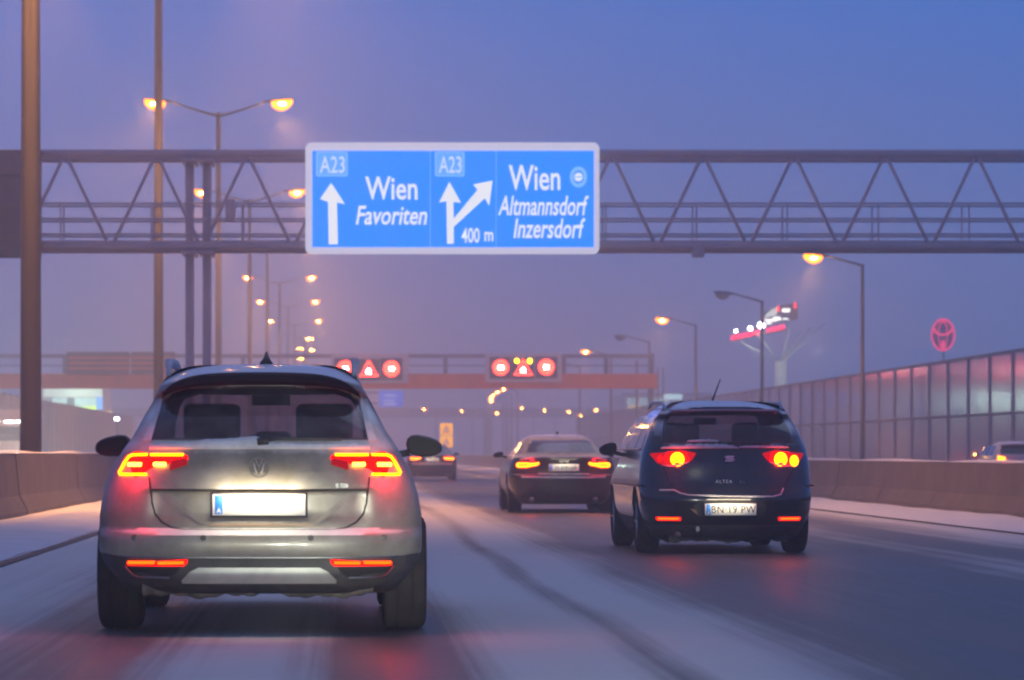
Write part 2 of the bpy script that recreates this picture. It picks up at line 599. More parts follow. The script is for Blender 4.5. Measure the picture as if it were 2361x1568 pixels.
class Car:
    """body = stack of plan contours; every rear panel is laid on the same analytic rear surface"""
    def __init__(s, spec, name, loc, label, group, rz=0.0):
        s.sp = spec
        s.w = interp(spec['w']); s.r = interp(spec['r']); s.fr = interp(spec['f']); s.D = interp(spec['D'])
        s.E = spec.get('E', .8)
        s.p = spec.get('p', 3.2); s.q = spec.get('q', 2.0)
        s.extra = spec.get('extra', lambda x, z: 0.0)
        s.root = thing(name, loc, label, 'car', group, rz)
        s.L = spec['f'][len(spec['f']) // 2][1]
    def T(s, x, y, z):
        c = (y - 2.1) / 2.4
        x = x * (1 - .028 * c * c) / (1 - .028 * .766)
        lift = s.sp.get('lift', .14)
        if z < .50 and abs(x) > .62:
            z0 = s.sp['w'][0][0]
            z = z + lift * sstep(.72, .92, abs(x)) * (1 - (z - z0) / (.50 - z0))
        ks = s.sp.get('stretch', 1.0)
        if ks != 1.0 and z > 1.105:
            z = 1.105 + (z - 1.105) * ks
        return (x, y, z)
    def rear(s, x, z, off=0.0):
        w = s.w(z)
        u = min(abs(x) / w, .9995)
        a0, a1, ak = s.sp.get('arch', (1.15, 1.35, 0.0))
        za = z + ak * sstep(a0, a1, z) * min(1.0, abs(x) / .58) ** 3
        y = s.r(za) + s.D(z) * (1 - (1 - u ** s.p) ** (1 / s.q)) + s.extra(x, z)
        return s.T(x, y - off, z)
    def front(s, x, z, off=0.0):
        w = s.w(z)
        u = min(abs(x) / w, .9995)
        y = s.fr(z) - s.E * (1 - (1 - u ** 2.4) ** (1 / 2.0))
        return s.T(x, y + off, z)
    def side(s, sgn, y, z, off=0.0):
        return s.T(sgn * (s.w(z) + off), y, z)
    def body(s, mats, zone, cuts):
        sp = s.sp
        zs = set(round(p[0], 4) for p in sp['w']) | set(round(p[0], 4) for p in sp['r'])
        z0, z1 = sp['w'][0][0], sp['w'][-1][0]
        n = int((z1 - z0) / .022)
        zs |= set(round(z0 + (z1 - z0) * i / n, 4) for i in range(n + 1))
        zs = sorted(zs)
        z2 = [zs[0]]
        for z in zs[1:]:
            if z - z2[-1] > .004: z2.append(z)
        zs = z2
        NR, NS, NF = 30, 26, 12
        rings = []
        for z in zs:
            half = []
            w = s.w(z)
            for i in range(NR):
                t = i / NR
                u = math.sin(t * math.pi / 2) ** .92
                half.append(s.rear(u * w, z))
            ya = s.r(z) + s.D(z); yb = s.fr(z) - s.E
            if yb < ya + .05: yb = ya + .05
            for i in range(NS):
                half.append(s.T(w, ya + (yb - ya) * i / (NS - 1), z))
            for i in range(1, NF + 1):
                t = i / NF
                u = math.cos(t * math.pi / 2)
                yf = max(s.fr(z), yb + .3)
                half.append(s.T(u * w, yb + (yf - yb) * (1 - u ** 2.4) ** .5, z))
            ring = half + [(-x, y, zz) for x, y, zz in reversed(half[1:-1])]
            rings.append(ring)
        m = len(rings[0])
        mb = MB()
        v = [p for r in rings for p in r]
        f = []; mi = []
        for j in range(len(rings) - 1):
            for i in range(m):
                k = (i + 1) % m
                f.append((j * m + i, j * m + k, (j + 1) * m + k, (j + 1) * m + i))
                mi.append(zone((zs[j] + zs[j + 1]) / 2, v[j * m + i][1]))
        nb = len(v)
        f.append(tuple(reversed(range(m)))); mi.append(zone(zs[0], 1))
        f.append(tuple(range((len(rings) - 1) * m, len(rings) * m))); mi.append(zone(zs[-1], 1))
        mb.v = v; mb.f = f; mb.mi = mi
        ob = mb.build('body', mats, s.root, smooth=True)
        # wheel wells and the see-through cabin are cut out of the shell
        cb = MB()
        for (y, rr) in sp['axles_cut']:
            for sg in (-1, 1):
                a = [(y + rr * math.cos(2 * math.pi * i / 40), .33 + rr * math.sin(2 * math.pi * i / 40)) for i in range(40)]
                xa, xb = sorted((sg * .60, sg * 1.2))
                vv = [(xa, p, q) for p, q in a] + [(xb, p, q) for p, q in a]
                ff = [tuple(range(40)), tuple(reversed(range(40, 80)))] + [(i, (i + 1) % 40, 40 + (i + 1) % 40, 40 + i) for i in range(40)]
                cb.add(vv, ff, 0)
        if cuts:
            ks = sp.get('stretch', 1.0)
            cb.prism([(x, z if z < 1.105 else 1.105 + (z - 1.105) * ks) for x, z in cuts], -.8, 3.6, 0)
        cut = cb.build('cut', [M_INT], s.root)
        md = ob.modifiers.new('b', 'BOOLEAN')
        md.object = cut; md.operation = 'DIFFERENCE'; md.solver = 'MANIFOLD'
        md.material_mode = 'TRANSFER'
        bpy.context.view_layer.update()
        dg = bpy.context.evaluated_depsgraph_get()
        me = bpy.data.meshes.new_from_object(ob.evaluated_get(dg))
        ob.modifiers.clear()
        old = ob.data
        ob.data = me
        bpy.data.meshes.remove(old)
        bpy.data.objects.remove(cut)
        me.name = 'body'
        me.set_sharp_from_angle(angle=R(38))
        return ob
    def grid_rows(s, poly, nx, dz):
        zs = sorted(set(round(p[1], 5) for p in poly))
        zz = []
        for a, b in zip(zs[:-1], zs[1:]):
            k = max(1, int((b - a) / dz + .5))
            zz += [a + (b - a) * i / k for i in range(k)]
        zz.append(zs[-1])
        rows = []
        n = len(poly)
        for z in zz:
            zc = min(max(z, zs[0] + 1e-5), zs[-1] - 1e-5)
            xs = []
            for i in range(n):
                (xa, za), (xb, zb) = poly[i], poly[(i + 1) % n]
                if (za - zc) * (zb - zc) < 0:
                    xs.append(xa + (xb - xa) * (zc - za) / (zb - za))
            if len(xs) >= 2:
                rows.append((z, min(xs), max(xs)))
        return rows
    def patch(s, name, poly, m, off=.004, parent=None, nx=20, dz=.025, fn=None, skirt=.012, smooth=True):
        """panel with an (x,z) outline laid proud of the rear surface, with a turned-in edge"""
        fn = fn or s.rear
        rows = s.grid_rows(poly, nx, dz)
        v = []; f = []
        for z, xa, xb in rows:
            for i in range(nx + 1):
                v.append(fn(xa + (xb - xa) * i / nx, z, off))
        n = nx + 1
        for j in range(len(rows) - 1):
            for i in range(nx):
                a = j * n + i
                f.append((a, a + 1, a + n + 1, a + n))
        if skirt:
            loop = [i for i in range(n)] + [j * n + nx for j in range(1, len(rows))] + \
                   [(len(rows) - 1) * n + i for i in range(nx - 1, -1, -1)] + [j * n for j in range(len(rows) - 2, 0, -1)]
            base = len(v)
            for li in loop:
                j, i = divmod(li, n)
                z, xa, xb = rows[j]
                v.append(fn(xa + (xb - xa) * i / nx, z, off - skirt))
            for q in range(len(loop)):
                w = (q + 1) % len(loop)
                f.append((loop[q], loop[w], base + w, base + q))
        o = MB().add(v, f).build(name, m, parent or s.root, smooth=smooth, angle=40)
        return o
    def ribbon(s, name, tops, bots, m, off=.008, parent=None, skirt=.02, nv=5):
        v = []; f = []
        n = len(tops)
        for (xa, za), (xb, zb) in zip(tops, bots):
            v.append(s.rear(xa, za, off - skirt))
            for k_ in range(nv):
                t = k_ / (nv - 1)
                v.append(s.rear(xa + (xb - xa) * t, za + (zb - za) * t, off))
            v.append(s.rear(xb, zb, off - skirt))
        w = nv + 2
        for i in range(n - 1):
            for k_ in range(w - 1):
                a = i * w + k_
                f.append((a, a + 1, a + w + 1, a + w))
        return MB().add(v, f).build(name, m, parent or s.root, smooth=True, angle=50)
    def line(s, name, pts, rad, m, off=.004, parent=None, n=6, dens=.03, fn=None):
        fn = fn or s.rear
        out = []
        for (xa, za), (xb, zb) in zip(pts[:-1], pts[1:]):
            k = max(1, int(math.hypot(xb - xa, zb - za) / dens))
            for i in range(k):
                out.append(fn(xa + (xb - xa) * i / k, za + (zb - za) * i / k, off))
        out.append(fn(pts[-1][0], pts[-1][1], off))
        return MB().tube(out, rad, n).build(name, m, parent or s.root, smooth=True, angle=60)
    def wheels(s, axles, xw, width, rad):
        for y in axles:
            for sg in (-1, 1):
                prof = [(-.5, .62), (-.5, .86), (-.44, .96), (-.36, .995), (-.20, 1.0), (-.19, .978), (-.15, .978), (-.14, 1.0),
                        (.14, 1.0), (.15, .978), (.19, .978), (.20, 1.0), (.36, .995), (.44, .96), (.5, .86), (.5, .62)]
                n = 44
                v = []; f = []
                for k in range(n):
                    a = 2 * math.pi * k / n
                    for px, pr in prof:
                        v.append((px * width, pr * rad * math.cos(a), pr * rad * math.sin(a)))
                mm = len(prof)
                for k in range(n):
                    j = (k + 1) % n
                    for i in range(mm - 1):
                        f.append((k * mm + i, j * mm + i, j * mm + i + 1, k * mm + i + 1))
                wo = MB().add(v, f).build('wheel', M_RUBBER, s.root, smooth=True, angle=35)
                wo.location = (sg * xw, y, rad)
                rb = MB()
                xo = sg * width * .36
                xi = -sg * width * .4
                rr = rad * .64
                ring = [(xo, rr * math.cos(2 * math.pi * k / 30), rr * math.sin(2 * math.pi * k / 30)) for k in range(30)]
                rin = [(xo * .6, rr * .93 * math.cos(2 * math.pi * k / 30), rr * .93 * math.sin(2 * math.pi * k / 30)) for k in range(30)]
                rb.add(ring + rin, [(k, (k + 1) % 30, 30 + (k + 1) % 30, 30 + k) for k in range(30)])
                rb.add(rin, [tuple(range(30))])
                rb.add([(xi, rr * math.cos(2 * math.pi * k / 30), rr * math.sin(2 * math.pi * k / 30)) for k in range(30)], [tuple(range(30))])
                for sp_ in range(5):
                    a = 2 * math.pi * sp_ / 5
                    rb.tube([(xo * .9, .03 * math.cos(a), .03 * math.sin(a)), (xo * .95, rr * math.cos(a), rr * math.sin(a))], [.045, .03], 6)
                rb.build('rim', M_RIM, wo)
    def mirror(s, sgn, pos, size, m):
        x, y, z = pos
        v = []; f = []
        nu, nv = 14, 10
        for j in range(nv + 1):
            ph = -math.pi / 2 + math.pi * j / nv
            for i in range(nu):
                th = 2 * math.pi * i / nu
                cx = abs(math.cos(ph)) ** .55 * math.copysign(abs(math.cos(th)) ** .75, math.cos(th))
                cz = abs(math.cos(ph)) ** .55 * math.copysign(abs(math.sin(th)) ** .85, math.sin(th))
                # taper towards the outer tip
                tap = 1 - .28 * (cx * .5 + .5)
                v.append((sgn * (cx * size[0] / 2), math.sin(ph) * size[1] / 2, cz * size[2] / 2 * tap - .012 * cx))
        for j in range(nv):
            for i in range(nu):
                k = (i + 1) % nu
                f.append((j * nu + i, j * nu + k, (j + 1) * nu + k, (j + 1) * nu + i))
        o = MB().add(v, f).build('door_mirror', m, s.root, smooth=True)
        o.location = (sgn * x, y, z)
        g = MB()
        pl = []
        for i in range(20):
            th = 2 * math.pi * i / 20
            cx = math.copysign(abs(math.cos(th)) ** .6, math.cos(th)); cz = math.copysign(abs(math.sin(th)) ** .6, math.sin(th))
            pl.append((sgn * cx * size[0] * .43, cz * size[2] * .40 * (1 - .28 * (cx * .5 + .5)) - .012 * cx))
        g.add([(a, -size[1] / 2 - .004, b) for a, b in pl], [tuple(range(20))])
        g.build('mirror_glass', MATS['mirror_glass'], o)
        MB().tube([(-sgn * size[0] * .4, .02, -size[2] * .25), (-sgn * (size[0] * .5 + .10), .02, -size[2] * .42)], .022, 8).build('mirror_foot', m, o, smooth=True)
        return o
    def plate(s, cx, cz, wid, hgt, y, text, txt_size=.085, blank=False, tilt=0.0, energy=.6):
        p = bevel_box('number_plate', -wid / 2 - .012, wid / 2 + .012, -.012, .006, -hgt / 2 - .012, hgt / 2 + .012, M_BLACK, s.root, .004, 1)
        p.location = (cx, y, cz)
        p.rotation_euler = (tilt, 0, 0)
        bevel_box('plate_face', -wid / 2, wid / 2, -.016, -.008, -hgt / 2, hgt / 2, M_WHITE, p, .002, 1)
        bevel_box('plate_band', -wid / 2 + .014, -wid / 2 + .058, -.0185, -.015, -hgt / 2 + .008, hgt / 2 - .008, M_PLATE_BLUE, p, .001, 1)
        text_mesh('plate_band_letter', 'A', .040, (-wid / 2 + .036, -.0192, -hgt / 2 + .014), M_WHITE, p, extrude=.0004)
        if text:
            text_mesh('plate_lettering', text, txt_size, (.028, -.0185, -txt_size * .34), M_PLATE_TXT, p, extrude=.001, xs=.92, spacing=1.08)
        # number plate lamps above the plate
        la = light('plate_lamp', 'AREA', (0, -.13, hgt / 2 + .05), energy * 1.0, (1, .84, .56), p, size=wid * .9, rot=(R(52), 0, 0))
        la.data.shape = 'RECTANGLE'; la.data.size_y = .02
        return p

mat('mirror_glass', (.02, .017, .022), .5, 0.0, spec=.1)
GLASS_DARK = mat('dark_side_glass', (.012, .012, .016), .06, spec=.8)
GLASS_REAR = glass_mat('rear_glass', (.40, .31, .38), .85, .13)
GLASS_FRONT = glass_mat('windscreen_glass', (.9, .9, .92), .9, .05)
E_CORE = emitter('tail_light_core', (1.0, .15, .0), 9.0)
E_CORE2 = emitter('tail_light_hot', (1.0, .20, .015), 14.0)
E_RED = mat('tail_lamp_red', (.12, .0, .0), .4, spec=.1, emit=(1.0, .002, .0), estr=1.7)
E_REDDIM = mat('tail_lamp_dim', (.14, .004, .006), .35, spec=.2, emit=(1.0, .004, .012), estr=.16)
E_REFL = emitter('reflector_shine', (1.0, .060, .0), 3.2)  # glowing bars imitate headlight returned by the bumper reflectors
LENS_CLEAR = mat('lamp_clear', (.45, .30, .30), .15)

def sym(poly):
    """mirror image of a panel outline"""
    return [(-x, z) for x, z in poly]

def headrest(parent, x, y, z, w=.26, h=.2):
    o = bevel_box('headrest', x - w / 2, x + w / 2, y - .05, y + .05, z, z + h, M_INT, parent, .04, 3)
    return o

def front_kit(c, z0, z1, x):
    """lamps and grille at the far end of the car (turned away from the picture)"""
    for sg in (-1, 1):
        c.patch('headlamp', [(sg * (x - .38), z0), (sg * x, z0 + .02), (sg * x, z1), (sg * (x - .40), z1 - .04)], LENS_CLEAR, .006, fn=c.front, nx=8, dz=.04)
    c.patch('grille', [(-.42, z0 - .10), (.42, z0 - .10), (.48, z1 - .06), (-.48, z1 - .06)], M_BLACK, .006, fn=c.front, nx=12, dz=.04)

# ---- estate car (nearest) -------------------------------------------------
def wagon_extra(x, z):
    a = 1 - sstep(.54, .66, abs(x))
    e_ = 0.0
    # recess of the plate panel between the crease and the bumper
    e_ += .030 * a * sstep(.822, .812, z) * (1 - sstep(.70, .62, z) * .6) * sstep(.585, .605, z)
    return e_
WAGON = dict(
    w=[(.24, .78), (.30, .85), (.40, .900), (.52, .913), (.66, .912), (.76, .898), (.86, .872), (.95, .838), (1.00, .808), (1.05, .778),
       (1.12, .728), (1.25, .652), (1.36, .588), (1.42, .552), (1.46, .510), (1.49, .455), (1.512, .36), (1.524, .20)],
    r=[(.24, .14), (.29, .06), (.36, .025), (.440, .018), (.448, -.012), (.52, -.022), (.572, -.014), (.612, .028), (.70, .030), (.815, .032),
       (.83, .033), (.92, .045), (1.02, .085), (1.07, .12), (1.20, .235), (1.388, .415), (1.402, .300), (1.435, .295), (1.46, .36), (1.487, .56), (1.512, .95), (1.524, 1.4)],
    f=[(.24, 4.45), (.34, 4.66), (.5, 4.74), (.65, 4.70), (.74, 4.52), (.82, 4.1), (.90, 3.6), (.96, 3.35), (1.0, 3.22), (1.2, 2.80), (1.38, 2.42), (1.47, 2.15), (1.524, 1.8)],
    D=[(.24, .42), (.6, .40), (.95, .36), (1.07, .30), (1.4, .24), (1.46, .30), (1.524, .2)],
    axles_cut=[(.98, .365), (3.77, .365)], lift=.10, extra=wagon_extra, arch=(1.15, 1.36, .055), stretch=1.10)
PAINT_W = snow_paint('beige_grey_paint', (.165, .145, .110), .40, .25, .25, .50, .85, .80)
def build_wagon():
    c = Car(WAGON, 'estate_car', (-.458, 18.15, 0), 'beige grey estate car with a blank white number plate, nearest on the left', None)
    win = [(-.622, 1.105), (.622, 1.105), (.608, 1.20), (.568, 1.30), (.530, 1.345), (.44, 1.372), (.25, 1.385), (-.25, 1.385), (-.44, 1.372), (-.530, 1.345), (-.568, 1.30), (-.608, 1.20)]
    c.body([PAINT_W, M_BLACK], lambda z, y: 1 if z < .44 else 0, [(x * .97, z if 1.12 < z < 1.37 else (1.115 if z < 1.2 else 1.372)) for x, z in win])
    c.patch('rear_window', win, GLASS_REAR, .006, nx=28)
    c.patch('windscreen', [(-.66, 1.0), (.66, 1.0), (.56, 1.38), (-.56, 1.38)], GLASS_FRONT, .006, fn=c.front)
    # snow left along the edges of the glass and on the ledge under it
    snowm = mat('blown_snow', (.62, .60, .63), .95, noise=.3, nscale=14, bump=.3)
    for sg in (-1, 1):
        c.patch('snow_edge', [(sg * .660, 1.10), (sg * .612, 1.10), (sg * .556, 1.325), (sg * .572, 1.335)], snowm, .012, nx=3, skirt=.012)
    led = [(-.62, 1.062), (.62, 1.062), (.62, 1.080), (.46, 1.088), (.30, 1.084), (.12, 1.094), (.06, 1.088), (.02, 1.096), (-.01, 1.128), (-.10, 1.116), (-.22, 1.112), (-.40, 1.094), (-.62, 1.082)]
    # built as a ragged strip: bottom edge straight, top edge uneven
    tops = sorted([(x, z) for x, z in led if z > 1.07])
    v = []; f = []
    N = 60
    rnd = random.Random(2)
    for i in range(N + 1):
        x = -.62 + 1.24 * i / N
        for (xa, za), (xb, zb) in zip(tops[:-1], tops[1:]):
            if xa <= x <= xb + 1e-6:
                zt = za + (zb - za) * (x - xa) / max(1e-6, xb - xa); break
        zt += rnd.uniform(-.003, .004)
        for z, o_ in ((1.052, .002), (1.062, .022), (zt, .016), (zt + .002, -.004)):
            v.append(c.rear(x, z, o_))
    for i in range(N):
        for k_ in range(3):
            a = i * 4 + k_
            f.append((a, a + 4, a + 5, a + 1))
    MB().add(v, f).build('snow_ledge', snowm, c.root, smooth=True)
    # near-black band over the glass, painting the shade under the roof spoiler
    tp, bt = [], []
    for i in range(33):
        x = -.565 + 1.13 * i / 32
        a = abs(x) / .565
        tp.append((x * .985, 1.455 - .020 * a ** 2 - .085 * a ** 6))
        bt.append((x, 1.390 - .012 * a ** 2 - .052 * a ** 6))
    c.ribbon('spoiler_shade_band', tp, bt, mat('spoiler_shade', (.014, .009, .010), .7, spec=.15), .035, skirt=.06)
    # brake lamp bar in the spoiler (not lit)
    c.patch('brake_light', [(-.16, 1.408), (.16, 1.408), (.16, 1.424), (-.16, 1.424)], E_REDDIM, .016, nx=8)
    # tailgate with its seam
    gate = [(-.40, .604), (.40, .604), (.515, .630), (.575, .690), (.600, .76), (.618, .905), (.618, .99), (.66, 1.03), (-.66, 1.03), (-.618, .99), (-.618, .905), (-.600, .76), (-.575, .690), (-.515, .630)]
    low = [(-.618, .895), (-.605, .80), (-.600, .75), (-.583, .69), (-.545, .645), (-.485, .612), (-.42, .602), (0, .600), (.42, .602), (.485, .612), (.545, .645), (.583, .69), (.600, .75), (.605, .80), (.618, .895)]
    c.line('tailgate_seam', low, .0055, M_SEAM, .000)
    c.patch('tailgate', [(x * .985, z + .006) for x, z in gate if z < .97] , PAINT_W, .003, nx=40, dz=.012)
    c.line('crease', [(-.60, .826), (.60, .826)], .005, M_SEAM, .002)
    c.line('crease', [(-.28, .628), (.30, .628)], .004, mat('orange_reflect_trim', (.35, .20, .10), .4), .004)
    # faceted flanks of the plate recess
    for sg in (-1, 1):
        c.patch('recess_flank', [(sg * .545, .805), (sg * .50, .74), (sg * .40, .66), (sg * .33, .635), (sg * .30, .635), (sg * .36, .70), (sg * .50, .805)], PAINT_W, .010, nx=6, dz=.03, skirt=.02)
    # tail lamps
    lamp = [(-.806, .908), (-.812, .925), (-.790, .975), (-.738, 1.030), (-.700, 1.040), (-.410, 1.036), (-.394, .985), (-.388, .962), (-.405, .945), (-.46, .930), (-.62, .900), (-.70, .896), (-.79, .898)]
    def bars(sg):
        L = []
        L.append(([(-.630, 1.023), (-.715, 1.021), (-.738, 1.010), (-.757, .985), (-.790, .925), (-.785, .911), (-.632, .912)], .0080, E_CORE))
        L.append(([(-.610, 1.022), (-.425, 1.022)], .0085, E_CORE))
        L.append(([(-.735, .967), (-.665, .967)], .0125, E_CORE2))
        L.append(([(-.590, .968), (-.525, .968)], .0125, E_CORE2))
        return [([(x if sg < 0 else -x, z) for x, z in p], r_, m_) for p, r_, m_ in L]
    for sg in (-1, 1):
        pl = lamp if sg < 0 else sym(lamp)
        inner = [(x, z) for x, z in pl if abs(x) < .63]
        o = c.patch('tail_lamp', pl, E_RED, .012, nx=22, dz=.012, skirt=.02)
        c.patch('lamp_tip', [(sg * .400, .955), (sg * .445, .938), (sg * .500, .935), (sg * .495, 1.000), (sg * .408, 1.005)], E_REDDIM, .0155, o, nx=6, dz=.012)
        for p, r_, m_ in bars(sg):
            c.line('light_guide', p, r_, m_, .016, o, dens=.012)
        lp = c.rear(sg * .76, .930, .13)
        light('tail_light_glow', 'POINT', lp, 4.5, (1, .01, .03), c.root, size=.10)
    # emblem
    em = MB()
    ex, ez = 0.0, .950
    y0 = c.rear(0, ez)[1]
    em.tube([(-.031, -.008, .030), (-.013, -.008, -.034), (0, -.008, -.004), (.013, -.008, -.034), (.031, -.008, .030)], .0050, 6)
    em.tube([(-.019, -.008, .046), (0, -.008, .004), (.019, -.008, .046)], .0045, 6)
    eo = em.build('emblem', mat('emblem_chrome', (.5, .5, .5), .35, .9), c.root, smooth=True, angle=40)
    eo.location = (ex, y0 - .012, ez)
    MB().disc((0, 0), .056, .004, 32).build('emblem_disc', M_BLACK, eo)
    MB().ring((0, 0), .050, .058, -.010, .003, 40).build('emblem_rim', mat('emblem_rim', (.05, .045, .05), .45, .4), eo)
    text_mesh('badge_lettering', '2.0 TDI', .030, (.455, c.rear(.5, .845)[1] - .012, .838), M_CHROME, c.root, xs=.95)
    tb = text_mesh('badge_lettering', '4MOTION', .026, (.545, c.rear(.58, .845)[1] - .014, .838), mat('badge_red', (.28, .03, .04), .4), c.root, xs=.85)
    # plate, blank
    c.plate(0, .742, .520, .120, c.rear(0, .742)[1] - .022, None, energy=1.6)
    # bumper: face, lower cladding, reflectors, exhaust trims, diffuser plate
    c.line('bumper_crease', [(-.78, .447), (.78, .447)], .006, M_CHROME, .000)
    for x in (-.31, -.70, .29, .70):
        y = c.rear(x, .565)[1]
        MB().disc((x, .558), .013, y - .006, 16).build('parking_sensor', M_BLACK, c.root)
        MB().ring((x, .558), .013, .016, y - .007, y, 18).build('sensor_ring', M_SEAM, c.root)
    refl = [(-.752, .405), (-.738, .428), (-.400, .436), (-.402, .405), (-.420, .398), (-.74, .398)]
    for sg in (-1, 1):
        pl = refl if sg < 0 else sym(refl)
        o = c.patch('rear_reflector', pl, E_RED, .012, nx=14, dz=.01)
        for a, b in ((-.735, -.585), (-.565, -.420)):
            c.line('reflector_glint', [(a if sg < 0 else -a, .415), (b if sg < 0 else -b, .418)], .0095, E_REFL, .012, o)
        ex_ = [(-.755, .392), (-.44, .392), (-.465, .345), (-.50, .332), (-.68, .334), (-.715, .350)]
        pe = ex_ if sg < 0 else sym(ex_)
        eo = c.patch('exhaust_trim', [(x, z) for x, z in pe], M_SEAM, .006, nx=10, dz=.015)
        c.line('exhaust_chrome', [pe[0], pe[5], pe[4], pe[3]], .0065, M_CHROME, .010, eo)
    diff = [(-.445, .306), (-.375, .378), (-.34, .390), (.34, .390), (.375, .378), (.445, .306), (.43, .300), (-.43, .300)]
    c.patch('diffuser_plate', diff, mat('satin_silver', (.50, .50, .47), .38, .6, noise=.2, nscale=12), .014, nx=20, dz=.012)
    # underbody with frozen slush
    def under(x0, x1, ya, z_low, z_top, seed):
        r8 = random.Random(seed)
        ph = [r8.uniform(0, 6.3) for _ in range(6)]
        v = []; f = []
        N = 70
        for i in range(N + 1):
            x = x0 + (x1 - x0) * i / N
            zz = z_low + .010 * math.sin(x * 9 + ph[0]) + .008 * math.sin(x * 23 + ph[1]) + .005 * math.sin(x * 61 + ph[2]) + r8.uniform(-.002, .002)
            yy = ya + .03 * math.sin(x * 7 + ph[3]) + .012 * math.sin(x * 31 + ph[4])
            v += [(x, yy + .02, z_top), (x, yy - .01, (zz + z_top) / 2 + .006 * math.sin(x * 40)), (x, yy, zz + .012), (x, yy + .03, zz), (x, .8, zz + .01), (x, .8, z_top)]
        for i in range(N):
            for k_ in range(5):
                a = i * 6 + k_
                f.append((a, a + 6, a + 7, a + 1))
        return MB().add(v, f)
    global UNDER
    UNDER = under
    under(-.66, .64, .17, .225, .32, 8).build('underbody', mat('frozen_slush', (.17, .14, .12), .95, noise=.7, nscale=8, bump=.4, dirt=(.03, .027, .027)), c.root, smooth=True)
    # roof rails with snow, aerial
    for sg in (-1, 1):
        pts = [(sg * .535, .60, 1.485), (sg * .545, .85, 1.542), (sg * .545, 1.6, 1.555), (sg * .54, 2.15, 1.505)]
        MB().tube(pts, .016, 8).build('roof_rail', mat('rail_alu', (.45, .45, .5), .6, .1), c.root, smooth=True)
        MB().tube([(p[0], p[1], p[2] + .018) for p in pts], [.012, .026, .026, .018], 8).build('rail_snow', snowm, c.root, smooth=True)
    MB().tube([(.02, .95, 1.545), (.02, .98, 1.58), (.02, 1.02, 1.625)], [.045, .022, .006], 10).build('roof_aerial', M_BLACK, c.root, smooth=True)
    # wiper resting at the foot of the glass
    c.line('rear_wiper', [(.0, 1.098), (.10, 1.112), (.46, 1.108)], .011, M_BLACK, .030)
    c.line('rear_wiper_pivot', [(-.012, 1.094), (.05, 1.10)], .024, M_BLACK, .026)
    # seats seen through the glass
    for x in (-.31, .36):
        headrest(c.root, x, 1.25, 1.10, .34, .225)
    headrest(c.root, 0.05, 1.30, 1.10, .22, .06)
    MB().box(-.10, .14, 2.28, 2.32, 1.33, 1.395).build('interior_mirror', M_INT, c.root)
    for sg in (-1, 1):
        c.mirror(sg, (.985, 2.45, 1.075), (.23, .12, .155), mat('mirror_shell', (.05, .045, .05), .4))
        v = []; f = []
        N = 10
        for i in range(N + 1):
            y = .75 + (2.75 - .75) * i / N
            for z in (1.03, 1.15, 1.27, 1.37):
                yy = max(y, .6 + (z - 1.03) * .6) if i == 0 else (min(y, 3.1 - (z - 1.0) * 1.9) if i == N else y)
                v.append(c.side(sg, yy, z, .004))
        for i in range(N):
            for k_ in range(3):
                a = i * 4 + k_
                f.append((a, a + 4, a + 5, a + 1))
        MB().add(v, f).build('side_window', GLASS_DARK, c.root, smooth=True)
    c.wheels((.98, 3.77), .828, .255, .332)
    front_kit(c, .60, .74, .80)
    return c
build_wagon()

# ---- dark compact van (right lane) -----------------------------------------
MPV = dict(
    w=[(.14, .66), (.20, .76), (.32, .845), (.50, .870), (.70, .878), (.86, .868), (.98, .852), (1.06, .835), (1.14, .805), (1.22, .772),
       (1.36, .705), (1.46, .640), (1.52, .575), (1.555, .49), (1.575, .38), (1.588, .2)],
    r=[(.14, .20), (.20, .08), (.30, .03), (.38, .012), (.48, .0), (.56, -.01), (.62, .005), (.68, .035), (.75, .05), (.92, .06), (1.08, .10), (1.135, .14),
       (1.30, .265), (1.462, .40), (1.475, .30), (1.505, .30), (1.53, .40), (1.558, .62), (1.578, 1.0), (1.588, 1.4)],
    f=[(.14, 4.2), (.26, 4.32), (.5, 4.40), (.68, 4.34), (.78, 4.15), (.88, 3.8), (.98, 3.4), (1.04, 3.2), (1.25, 2.75), (1.42, 2.4), (1.53, 2.1), (1.588, 1.7)],
    D=[(.14, .40), (.6, .42), (1.0, .42), (1.2, .34), (1.46, .26), (1.588, .2)],
    axles_cut=[(.82, .36), (3.40, .36)], lift=.16, arch=(1.2, 1.42, .06))
PAINT_D = snow_paint('black_blue_paint', (.010, .009, .012), .22, .2, .7, .55, .95, .10)
